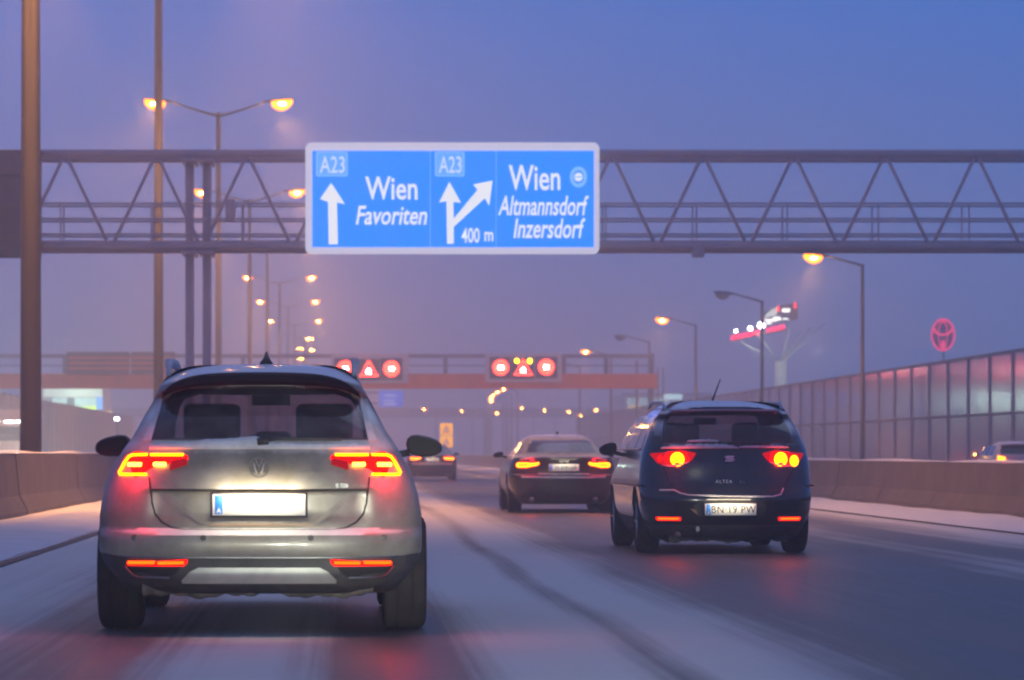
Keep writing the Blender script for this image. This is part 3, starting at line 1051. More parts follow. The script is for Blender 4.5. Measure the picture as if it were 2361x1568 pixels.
def build_mpv():
    # tail scale: outlines measured on the tail plane
    c = Car(MPV, 'compact_van', (3.95, 33.0, 0), 'black compact van in the right lane with round lit tail lamps', None, rz=R(.5))
    win = [(-.655, 1.135), (.655, 1.135), (.66, 1.18), (.635, 1.32), (.575, 1.425), (.50, 1.452), (-.50, 1.452), (-.575, 1.425), (-.635, 1.32), (-.66, 1.18)]
    c.body([PAINT_D, M_BLACK], lambda z, y: 1 if z < .30 else 0, [(x * .96, min(1.44, max(1.148, z))) for x, z in win])
    c.patch('rear_window', win, GLASS_REAR, .006, nx=26)
    c.patch('windscreen', [(-.68, 1.06), (.68, 1.06), (.60, 1.45), (-.60, 1.45)], GLASS_FRONT, .006, fn=c.front)
    c.line('spoiler_edge', [(-.56, 1.468), (0, 1.474), (.56, 1.468)], .012, mat('satin_trim', (.30, .28, .32), .4), .014)
    snowm = MATS['blown_snow']
    rnd = random.Random(4)
    def ragged(x0, x1, z0, hgt, nm, off=.02):
        v = []; f = []
        N = 46
        for i in range(N + 1):
            u = i / N
            x = x0 + (x1 - x0) * u
            h = hgt * (math.sin(math.pi * min(1, max(0, u))) ** .4) * rnd.uniform(.6, 1.1) + .003
            for z, o_ in ((z0 - .006, 0), (z0, off), (z0 + h, off * .8), (z0 + h + .002, -.003)):
                v.append(c.rear(x, z, o_))
        for i in range(N):
            for k_ in range(3):
                a = i * 4 + k_
                f.append((a, a + 4, a + 5, a + 1))
        MB().add(v, f).build(nm, snowm, c.root, smooth=True)
    ragged(-.68, .10, 1.082, .044, 'snow_ledge')
    ragged(.10, .62, 1.090, .020, 'snow_ledge')
    ragged(-.42, -.10, 1.150, .022, 'snow_patch')
    # snow in the gap under the tailgate
    c.line('snow_gap', [(-.70, .655), (-.56, .655), (-.50, .622), (-.42, .606), (.0, .592), (.44, .590), (.52, .612), (.55, .672)], .010, snowm, .004)
    c.line('tailgate_seam', [(-.70, .98), (-.62, .80), (-.56, .67)], .005, M_SEAM, .001)
    c.line('tailgate_seam', [(.70, .98), (.62, .80), (.56, .69)], .005, M_SEAM, .001)
    lamp = [(-.762, .99), (-.79, 1.00), (-.765, 1.045), (-.66, 1.062), (-.48, 1.066), (-.325, 1.052), (-.36, .98), (-.44, .912), (-.56, .888), (-.70, .905)]
    for sg in (-1, 1):
        pl = lamp if sg < 0 else sym(lamp)
        o = c.patch('tail_lamp', pl, mat('tail_lamp_mid', (.14, .003, .004), .4, spec=.1, emit=(1, .002, .004), estr=.30), .012, nx=18, dz=.014, skirt=.02)
        c.patch('lamp_glow_lens', [(sg * .40, .94), (sg * .60, .91), (sg * .66, .97), (sg * .62, 1.045), (sg * .44, 1.045)], E_RED, .0145, o, nx=8, dz=.014)
        def cluster(cx, cz, rad, m_core, nled, name):
            b = MB()
            p0 = c.rear(sg * cx, cz, .020)
            b.disc((0, 0), rad * .80, 0, 26)
            for q in range(nled):
                a = 2 * math.pi * q / nled
                b.disc((rad * .84 * math.cos(a), rad * .84 * math.sin(a)), rad * .19, -.002, 10)
            ob = b.build(name, m_core, o)
            ob.location = p0
            sl = (c.rear(sg * cx + .02, cz)[1] - c.rear(sg * cx - .02, cz)[1]) / .04
            ob.rotation_euler = (0, 0, math.atan(sl))
        cluster(.525, .968, .072, E_CORE, 16, 'lamp_disc')
        if sg > 0:
            cluster(.668, .952, .058, E_CORE, 14, 'lamp_disc')
        else:
            cluster(.690, .975, .030, E_RED, 8, 'lamp_disc')
        c.patch('lamp_clear_strip', [(sg * .39, .925), (sg * .60, .893), (sg * .73, .912), (sg * .60, .908), (sg * .42, .945)], LENS_CLEAR, .016, o, nx=10, dz=.01)
        light('tail_light_glow', 'POINT', c.rear(sg * .58, .965, .16), 2.2, (1, .02, .02), c.root, size=.05)
        rf = [(sg * .745, .365), (sg * .730, .380), (sg * .50, .380), (sg * .49, .365), (sg * .50, .345), (sg * .72, .345)]
        ro = c.patch('rear_reflector', rf, E_RED, .012, nx=8, dz=.01)
        c.line('reflector_glint', [(sg * .715, .364), (sg * .515, .364)], .0105, E_REFL, .012, ro)
    # emblem: white bar-and-curve letter shape
    eo = MB().tube([(.045, 0, .020), (-.030, 0, .020), (-.046, 0, .012), (-.030, 0, .002), (.030, 0, -.002), (.046, 0, -.012), (.030, 0, -.021), (-.045, 0, -.021)], .010, 6).build('emblem', mat('emblem_light', (.75, .75, .8), .3, .3), c.root, smooth=True)
    p = c.rear(0, .975, .012); eo.location = p
    text_mesh('badge_lettering', 'ALTEA', .050, (-.06, c.rear(0, .735)[1] - .008, .725), M_WHITE, c.root, spacing=1.25)
    text_mesh('badge_lettering', 'XL', .050, (.13, c.rear(0, .735)[1] - .008, .725), M_CHROME, c.root, spacing=1.25)
    c.plate(.0, .460, .520, .120, c.rear(0, .46)[1] - .018, 'BN\u00b719 PW', .105, energy=.75)
    c.patch('plate_recess', [(-.40, .475), (-.31, .545), (.31, .545), (.40, .475), (.31, .388), (-.31, .388)], M_BLACK, .004, nx=14)
    c.patch('recess_flank', [(-.40, .472), (-.345, .47), (-.33, .40), (-.375, .43)], mat('amber_trim', (.30, .14, .05), .4), .008, nx=3)
    # tow eye cover and tail pipe
    MB().disc((0, 0), .028, 0, 18, sx=.7).build('tow_eye_cover', M_CHROME, c.root).location = c.rear(-.325, .26, .012)
    UNDER(-.60, .60, .20, .128, .24, 5).build('underbody', MATS['frozen_slush'], c.root, smooth=True)
    MB().tube([(-.52, .10, .20), (-.52, .45, .20)], .032, 12).build('tail_pipe', M_DSTEEL, c.root, smooth=True)
    MB().tube([(-.02, 1.35, 1.575), (.03, 1.05, 1.80)], [.012, .006], 8).build('roof_aerial', M_BLACK, c.root, smooth=True)
    c.line('rear_wiper', [(-.02, 1.135), (.10, 1.140), (.42, 1.120)], .013, M_BLACK, .026)
    for sg in (-1, 1):
        MB().tube([(sg * .60, .55, 1.49), (sg * .615, .75, 1.552), (sg * .615, 1.7, 1.565), (sg * .60, 2.2, 1.52)], .018, 8).build('roof_rail', MATS['rail_alu'], c.root, smooth=True)
        c.mirror(sg, (1.0, 2.65, 1.075), (.20, .13, .165), mat('mirror_shell_dark', (.012, .012, .016), .25))
        # side windows (three panes) and a bright sill line
        for (ya, yb) in ((.62, 1.20), (1.26, 2.05), (2.12, 2.95)):
            v = []; f = []
            for i in range(7):
                y = ya + (yb - ya) * i / 6
                for z in (1.085, 1.2, 1.32, 1.43):
                    lo = .62 + max(0, (z - 1.10)) * .75; hi = 3.15 - (z - 1.05) * 1.75
                    v.append(c.side(sg, min(max(y, lo), hi), z, .004))
            for i in range(6):
                for k_ in range(3):
                    a = i * 4 + k_
                    f.append((a, a + 4, a + 5, a + 1))
            MB().add(v, f).build('side_window', GLASS_DARK, c.root, smooth=True)
        MB().tube([c.side(sg, .62 + 2.6 * i / 12, 1.07, .006) for i in range(13)], .008, 6).build('window_trim', M_CHROME, c.root, smooth=True)
        MB().tube([c.side(sg, .3 + 3.2 * i / 12, .70, .004) for i in range(13)], .010, 6).build('door_moulding', M_BLACK, c.root, smooth=True)
    for x in (-.30, .32):
        headrest(c.root, x, 1.30, 1.14, .28, .20)
    for x in (-.38, .42):
        headrest(c.root, x, 2.0, 1.14, .26, .22)
    MB().box(-.10, .14, 2.28, 2.32, 1.34, 1.41).build('interior_mirror', M_INT, c.root)
    c.wheels((.82, 3.40), .765, .225, .325)
    front_kit(c, .62, .78, .78)
build_mpv()

# ---- dark coupe -------------------------------------------------------------
COUPE = dict(
    w=[(.15, .70), (.21, .80), (.32, .885), (.50, .915), (.66, .920), (.78, .908), (.88, .880), (.95, .835), (1.00, .775), (1.06, .725),
       (1.16, .665), (1.26, .595), (1.32, .525), (1.355, .42), (1.372, .25)],
    r=[(.15, .20), (.22, .08), (.34, .02), (.50, .0), (.62, -.01), (.655, .0), (.668, .045), (.76, .04), (.86, .02), (.945, .0), (.965, .05), (.985, .32), (1.0, .50), (1.05, .62), (1.25, 1.12), (1.32, 1.36), (1.355, 1.65), (1.372, 2.0)],
    f=[(.15, 4.35), (.25, 4.5), (.45, 4.62), (.60, 4.58), (.70, 4.35), (.80, 3.9), (.88, 3.5), (.96, 3.25), (1.1, 2.95), (1.25, 2.6), (1.33, 2.35), (1.372, 2.2)],
    D=[(.15, .40), (.5, .46), (.9, .42), (1.0, .20), (1.372, .16)],
    axles_cut=[(1.02, .365), (3.77, .365)], lift=.16)
PAINT_C = snow_paint('dark_grey_paint', (.014, .011, .014), .28, .1, .4, .85, 1.2, .10)
def coupe_at(loc, label, detail, name, text, group):
    c = Car(COUPE, name, loc, label, group)
    win = [(-.60, 1.045), (.60, 1.045), (.515, 1.235), (.48, 1.25), (-.48, 1.25), (-.515, 1.235)]
    c.body([PAINT_C, M_BLACK], lambda z, y: 1 if z < .27 else 0, [(x * .96, min(1.24, max(1.058, z))) for x, z in win])
    c.patch('rear_window', win, GLASS_REAR, .006, nx=20)
    c.patch('windscreen', [(-.62, .98), (.62, .98), (.52, 1.26), (-.52, 1.26)], GLASS_FRONT, .006, fn=c.front)
    snowm = MATS['blown_snow']
    c.line('snow_lip', [(-.74, .925), (-.55, .955), (-.25, .972), (.25, .972), (.55, .955), (.74, .925)], .016, snowm, -.004)
    c.line('snow_strip', [(-.44, .672), (.44, .672)], .016, snowm, .0)
    c.line('snow_strip', [(-.72, .622), (-.4, .612), (.4, .612), (.72, .622)], .020, snowm, .0)
    lamp = [(-.815, .80), (-.812, .86), (-.70, .895), (-.45, .885), (-.395, .868), (-.42, .83), (-.52, .785), (-.70, .765), (-.80, .772)]
    for sg in (-1, 1):
        pl = lamp if sg < 0 else sym(lamp)
        o = c.patch('tail_lamp', pl, E_RED, .012, nx=14, dz=.014)
        for pts in ([(-.785, .852), (-.62, .852), (-.575, .842), (-.43, .856)], [(-.785, .800), (-.64, .800), (-.56, .818), (-.45, .838)], [(-.79, .845), (-.79, .805)]):
            c.line('light_guide', [(x if sg < 0 else -x, z) for x, z in pts], .0135, E_CORE, .014, o)
        light('tail_light_glow', 'POINT', c.rear(sg * .62, .83, .18), 2.4, (1, .02, .03), c.root, size=.05)
    c.plate(0, .782, .520, .118, c.rear(0, .782)[1] - .018, text, .085, energy=.35)
    for x in (-.13, .14):
        MB().ring((0, 0), .022, .034, -.01, 0, 18).build('emblem_ring', M_CHROME, c.root).location = c.rear(x * .35, .905, .01)
    MB().tube([(.02, 2.0, 1.372), (.02, 2.1, 1.42)], [.03, .008], 8).build('roof_aerial', M_BLACK, c.root, smooth=True)
    for x in (-.36, .36):
        headrest(c.root, x, 2.05, 1.06, .26, .15)
    for sg in (-1, 1):
        c.mirror(sg, (1.0, 2.75, 1.00), (.19, .12, .12), MATS['mirror_shell_dark'])
        v = []; f = []
        for i in range(9):
            y = 1.0 + 2.0 * i / 8
            for z in (.985, 1.08, 1.17, 1.26):
                lo = .85 + (z - .98) * 2.4; hi = 3.15 - (z - .96) * 1.9
                v.append(c.side(sg, min(max(y, lo), hi), z, .004))
        for i in range(8):
            for k_ in range(3):
                a = i * 4 + k_
                f.append((a, a + 4, a + 5, a + 1))
        MB().add(v, f).build('side_window', GLASS_DARK, c.root, smooth=True)
        MB().tube([c.side(sg, .95 + 2.2 * i / 10, .975, .006) for i in range(11)], .008, 6).build('window_trim', M_CHROME, c.root, smooth=True)
        MB().tube([(sg * .55, .04, .23), (sg * .55, .4, .23)], .045, 12).build('tail_pipe', M_CHROME, c.root, smooth=True)
    c.wheels((1.02, 3.77), .80, .24, .335)
    front_kit(c, .58, .70, .80)
    return c
coupe_at((3.84, 56.0, 0), 'dark grey coupe in the right lane just ahead of the black compact van', True, 'coupe', 'W\u00b7S0852JE', None)
coupe_at((19.6, 152.0, 0), 'dark slip road car hidden behind the black compact van, reddening the noise wall', True, 'slip_road_car', None, None)
coupe_at((3.40, 121.0, 0), 'distant dark car beyond the estate car door mirror, one lit tail lamp showing', True, 'distant_car', 'W\u00b75083', None)

# ---- light car on the slip road, seen over the barrier ------------------------
PAINT_L = snow_paint('pale_grey_paint', (.42, .38, .40), .35, .2, .4, .55, .9, .35)
def build_slip_car():
    sp = dict(MPV)
    sp['w'] = [(z * .885 + (.02 if z < .3 else 0), w) for z, w in MPV['w']]
    sp['r'] = [(z * .885 + (.02 if z < .3 else 0), w) for z, w in MPV['r']]
    sp['f'] = [(z * .885, w) for z, w in MPV['f']]
    sp['D'] = [(z * .885, w) for z, w in MPV['D']]
    c = Car(sp, 'hatchback_car', (21.2, 101.0, 0), 'pale hatchback on the slip road, roof and windows showing over the right barrier', None)
    win = [(x, z * .885) for x, z in [(-.655, 1.135), (.655, 1.135), (.66, 1.18), (.635, 1.32), (.575, 1.425), (.50, 1.452), (-.50, 1.452), (-.575, 1.425), (-.635, 1.32), (-.66, 1.18)]]
    c.body([PAINT_L, M_BLACK], lambda z, y: 1 if z < .27 else 0, None)
    c.patch('rear_window', win, GLASS_DARK, .006, nx=16)
    c.patch('windscreen', [(-.68, .94), (.68, .94), (.60, 1.28), (-.60, 1.28)], GLASS_DARK, .006, fn=c.front)
    for sg in (-1, 1):
        for (ya, yb) in ((.62, 1.20), (1.30, 2.05), (2.16, 2.95)):
            v = []; f = []
            for i in range(7):
                y = ya + (yb - ya) * i / 6
                for z in (1.085, 1.2, 1.32, 1.43):
                    lo = .62 + max(0, (z - 1.10)) * .75; hi = 3.15 - (z - 1.05) * 1.75
                    v.append(c.side(sg, min(max(y, lo), hi), z * .885, .004))
            for i in range(6):
                for k_ in range(3):
                    a = i * 4 + k_
                    f.append((a, a + 4, a + 5, a + 1))
            MB().add(v, f).build('side_window', GLASS_DARK, c.root, smooth=True)
        c.mirror(sg, (1.0, 2.65, .97), (.20, .13, .15), PAINT_L)
        MB().disc((0, 0), .03, -.08, 12).build('turn_signal', emitter('amber_lit', (1, .5, .08), 14), c.root).location = (sg * 1.02, 2.62, .99)
        lamp = [(sg * .76, .80), (sg * .55, .80), (sg * .55, .93), (sg * .74, .95)]
        c.patch('tail_lamp', lamp, E_CORE, .012, nx=6)
        light('tail_light_glow', 'POINT', c.rear(sg * .6, .70, .2), 3, (1, .02, .03), c.root, size=.05)
    c.plate(0, .45, .52, .12, c.rear(0, .45)[1] - .02, None, energy=.3)
    c.wheels((.82, 3.40), .765, .225, .30)
    front_kit(c, .55, .70, .78)
build_slip_car()

# ------------------------------------------------------------------ street lamps
SODIUM = (1.0, .40, .10)
def lamp_head(parent, tip, sgn, lit, energy, ln=1.0, lightup=True):
    """cobra head: shell above, bowl lens below; sgn = outward direction in x"""
    x, y, z = tip
    v = []; f = []
    nu, nv = 10, 12
    for j in range(nv + 1):
        u = j / nv
        wv = .17 * math.sin(math.pi * min(1, u * .93 + .07)) ** .6 + .02
        hv = .10 * math.sin(math.pi * min(1, u * .9 + .1)) ** .6 + .02
        for i in range(nu):
            a = 2 * math.pi * i / nu
            zz = math.sin(a)
            v.append((sgn * u * ln, wv * math.cos(a), hv * (zz if zz > 0 else zz * .35) + u * .10 * ln))
    for j in range(nv):
        for i in range(nu):
            k_ = (i + 1) % nu
            f.append((j * nu + i, j * nu + k_, (j + 1) * nu + k_, (j + 1) * nu + i))
    f.append(tuple(range(nu))); f.append(tuple(range(nv * nu, nv * nu + nu)))
    h = MB().add(v, f).build('lamp_head', M_MAST, parent, smooth=True)
    h.location = tip
    v = []; f = []
    for j in range(9):
        u = j / 8
        for i in range(9):
            a = math.pi + math.pi * i / 8
            wv = .30 * ln * math.sin(math.pi * (u * .84 + .08)) ** .5
            v.append((sgn * (.26 + u * .64) * ln, wv * math.cos(a), .30 * ln * math.sin(math.pi * (u * .84 + .08)) ** .6 * math.sin(a) * 1.0 + (.26 + u * .64) * .10 * ln - .01))
    for j in range(8):
        for i in range(8):
            a = j * 9 + i
            f.append((a, a + 1, a + 10, a + 9))
    l = MB().add(v, f).build('lamp_lens', M_SODIUM if lit else M_LAMP_OFF, h, smooth=True)
    if lit:
        v = []; f = []
        for j in range(9):
            ph = -math.pi / 2 + math.pi * j / 8
            for i in range(10):
                a = 2 * math.pi * i / 10
                v.append((sgn * (.58 + .20 * math.sin(ph)) * ln, .335 * ln * math.cos(ph) * math.cos(a), .085 * ln * math.cos(ph) * math.sin(a) - .12 * ln + .058 * ln))
        for j in range(8):
            for i in range(10):
                k_ = (i + 1) % 10
                f.append((j * 10 + i, j * 10 + k_, (j + 1) * 10 + k_, (j + 1) * 10 + i))
        MB().add(v, f).build('lamp_burner', M_BURNER, h, smooth=True)
    if lit and lightup:
        light('lamp_light', 'SPOT', (sgn * .55 * ln, 0, -.48), energy, SODIUM, h, size=.12, rot=(0, R(-24 * sgn), 0), spot=R(118), blend=.7)
        light('lamp_halo', 'POINT', (sgn * .55 * ln, 0, -.40), energy * .06, SODIUM, h, size=.15)
    return h

def double_mast(x, y, label, rz=0.0, hgt=17.0, arm=3.6, lit=(1, 1), energy=7000, lightup=True, thick=.15, ln=1.5):
    t = thing('street_lamp', (x, y, 0), label, 'street lamp', 'double-armed lamps along the median', rz)
    MB().tube([(0, 0, 0), (0, 0, .9), (0, 0, 1.0), (0, 0, hgt)], [thick * 1.25, thick * 1.25, thick, thick * .72], 12).build('pole', M_MAST, t, smooth=True)
    for sg, on in ((-1, lit[0]), (1, lit[1])):
        pts = [(0, 0, hgt - .1)] + [(sg * (arm - ln) * u, 0, hgt - .1 + .62 * u ** 1.25) for u in (.15, .35, .6, .8, 1.0)]
        MB().tube(pts, [.075, .07, .062, .055, .05, .045], 8).build('arm', M_MAST, t, smooth=True)
        lamp_head(t, pts[-1], sg, on, energy, ln, lightup)
    MB().tube([(0, 0, hgt - .2), (0, 0, hgt + .06)], [.14, .10], 10).build('pole_cap', M_MAST, t, smooth=True)
    return t
mast_labels = ['thick blurred lamp mast at the far left edge, rising behind the barrier',
    'tall lamp mast crossing the truss gantry left of the twin columns',
    'double-armed lamp with both orange heads large, left of the blue sign',
    'double-armed lamp seen through the gantry truss, arm just left of the blue sign edge',
    'double-armed lamp low behind the gantry bottom chord, left head glowing',
    'double-armed lamp just under the lower left corner of the blue sign',
    'second double-armed lamp below the blue sign, counted downward',
    'third double-armed lamp below the blue sign, counted downward',
    'distant turned median lamp, topmost of the tight cluster above the estate car roof',
    'distant turned median lamp with a level pair of heads above the estate car roof',
    'distant turned median lamp showing one head just above the estate car roof',
    'most distant turned median lamp, lowest pair of heads over the estate car roof']
ys = [60, 102, 152, 204, 253, 303, 351, 402]
for i, y in enumerate(ys):
    double_mast(-5.72, y, mast_labels[i], rz=0.0, hgt=16.9, energy=8000, lightup=True,
                thick=.20 if i == 0 else .16, lit=(1, 1))
for i, (y, px, hgt, rot, lit) in enumerate([(453, 702, 17.0, 78, (0, 1)), (503, 706, 17.0, 73, (1, 1)), (553, 701, 16.9, 80, (1, 0)), (600, 721, 17.0, 70, (1, 1))]):
    double_mast((px - 786) * y / 7500, y, mast_labels[8 + i], rz=R(rot), hgt=hgt - .4, lightup=False, lit=lit)

def single_mast(x, y, label, lit, hgt=9.55, arm=2.75, energy=4500, rz=0.0, lightup=True, group='single lamps along the slip road'):
    t = thing('street_lamp', (x, y, 0), label, 'street lamp', group, rz)
    MB().tube([(0, 0, 0), (0, 0, .8), (0, 0, .9), (0, 0, hgt)], [.13, .13, .11, .075], 10).build('pole', M_MAST, t, smooth=True)
    ln = 1.25
    pts = [(0, 0, hgt - .08)] + [(-(arm - ln) * u, 0, hgt - .08 + .42 * u ** .9) for u in (.2, .5, .8, 1)]
    MB().tube(pts, [.06, .055, .05, .045, .04], 8).build('arm', M_MAST, t, smooth=True)
    lamp_head(t, pts[-1], -1, lit, energy, ln, lightup)
    return t
single_mast(23.5, 146.6, 'nearest lit single lamp, hanging under the right part of the truss gantry', True)
single_mast(23.5, 181.5, 'unlit single lamp beside the red-lettered tower sign', False)
single_mast(23.5, 215.5, 'lit single lamp left of the tower sign, behind the black compact van', True)
single_mast(23.5, 248.0, 'unlit single lamp above the right end of the orange gantry', False)
single_mast(23.5, 283.0, 'lit single lamp at the top rail of the orange gantry', True)
single_mast(23.5, 320.0, 'unlit single lamp pole seen under the orange gantry, nearer the coupe', False)
far = [(1160, 897), (1147, 904), (1137, 911), (1131, 918), (1133, 925)]
fl_ = ['topmost of the curved string of five far lamps under the orange gantry', 'second from top in the curved string of five far lamps',
       'middle one of the curved string of five far lamps', 'fourth from top in the curved string of five far lamps', 'lowest of the curved string of five far lamps under the orange gantry']
for i, (px, py) in enumerate(far):
    y = 420 + 22 * i
    X = (px - 786) * y / 7500; Z = CAM_H + (1045 - py) * y / 7500
    single_mast(X + 1.9, y, fl_[i], True, hgt=Z - .3, lightup=False, group='lamps of the far ramp', arm=2.4)
row = [(978, 943, 'leftmost of the far lamps low over the road'), (1064, 947, 'second far lamp from the left, low over the road'), (1146, 952, 'far lamp right under the curved string of lamps'),
       (1203, 940, 'far lamp right of the curved string of lamps'), (1255, 946, 'far lamp midway between the curved string and the glass noise wall'),
       (1311, 949, 'far lamp just left of the end of the glass noise wall'), (1338, 958, 'lowest far lamp, at the end of the glass noise wall'), (1374, 945, 'rightmost far lamp, above the end of the glass noise wall')]
for i, (px, py, lb) in enumerate(row):
    y = 520 + 9 * ((i * 5) % 7)
    X = (px - 786) * y / 7500; Z = CAM_H + (1045 - py) * y / 7500
    single_mast(X + 1.9, y, lb, True, hgt=Z - .3, lightup=False, group='far lamps at the end of the road', arm=2.4)

# ------------------------------------------------------------------ truss gantry with blue sign
GY = 85.0
M_TRUSS = mat('truss_paint', (.42, .36, .42), .6, noise=.2, nscale=1.5)
def build_truss():
    t = thing('truss_gantry', (0, GY, 0), 'steel tube truss gantry carrying the blue motorway sign', 'gantry')
    zt, zb = 8.79, 6.40
    xa, xb = -12.5, 20.2
    for yy in (-.75, .75):
        for z, nm in ((zt, 'top_chord'), (zb, 'bottom_chord')):
            MB().tube([(xa, yy, z), (xb, yy, z)], .105, 12).build(nm, M_TRUSS, t, smooth=True)
    step = 2.36
    base = (1405 - 786) / 88.2
    n0 = int((xa - base) / step); n1 = int((xb - base) / step)
    m1 = m2 = None
    for yy in (-.75,):
        for k_ in range(n0, n1 + 1):
            x = base + k_ * step
            for dx in (-step / 2, step / 2):
                if x + dx < xa or x + dx > xb: continue
                if dx < 0:
                    if m1 is None:
                        o = MB().tube([(0, 0, zt), (dx + .04, 0, zb)], .045, 8).build('diagonal', M_TRUSS, t, smooth=True); m1 = o.data
                    else:
                        o = link('diagonal', m1, t)
                else:
                    if m2 is None:
                        o = MB().tube([(0, 0, zt), (dx - .04, 0, zb)], .045, 8).build('diagonal', M_TRUSS, t, smooth=True); m2 = o.data
                    else:
                        o = link('diagonal', m2, t)
                o.location = (x, yy, 0)
    me = None
    for k_ in range(n0, n1 + 1):
        for z in (zt, zb):
            x = base + k_ * step + (0 if z == zt else step / 2)
            if x > xb: continue
            if me is None:
                o = MB().tube([(0, -.75, 0), (0, .75, 0)], .045, 8).build('cross_tube', M_TRUSS, t); me = o.data
            else:
                o = link('cross_tube', me, t)
            o.location = (x, 0, z)
    # walkway with hand rails inside the truss
    MB().box(xa, xb, -.45, .45, 6.50, 6.56).build('walkway_deck', M_TRUSS, t)
    for yy in (-.5, .5):
        for z in (6.72, 7.12, 7.52):
            MB().tube([(xa, yy, z), (xb, yy, z)], .028, 6).build('hand_rail', M_TRUSS, t, smooth=True)
        k_ = 0
        x = xa + .5
        mp = None
        while x < xb:
            if mp is None:
                o = MB().tube([(0, 0, 6.5), (0, 0, 7.52)], .022, 6).build('rail_post', M_TRUSS, t); mp = o.data
            else:
                o = link('rail_post', mp, t)
            o.location = (x, yy, 0)
            x += 2.36
    # twin columns on the left, twin columns beyond the slip road barrier on the right
    for x in (-3.95, -3.50):
        bevel_box('column', x - .11, x + .11, -.13, .13, 0, zt + .05, M_TRUSS, t, .03)
        for z in (zt, zb):
            bevel_box('flange', x - .19, x + .19, -.95, .95, z - .20, z - .13, M_TRUSS, t, .01, 1)
    bevel_box('column_plinth', -4.25, -3.22, -.5, .5, 0, .35, M_CONC, t, .03)
    for x in (19.2, 19.65):
        bevel_box('column', x - .11, x + .11, -.13, .13, 0, zt + .05, M_TRUSS, t, .03)
    bevel_box('equipment_box', -2.98, -2.72, -1.05, -.85, 7.0, 7.6, M_TRUSS, t, .03)
    # bolts / clamps under the chord
    for x in (9.2,):
        bevel_box('clamp', x - .1, x + .2, -.95, -.6, 6.1, 6.38, M_TRUSS, t, .03)
    return t
build_truss()

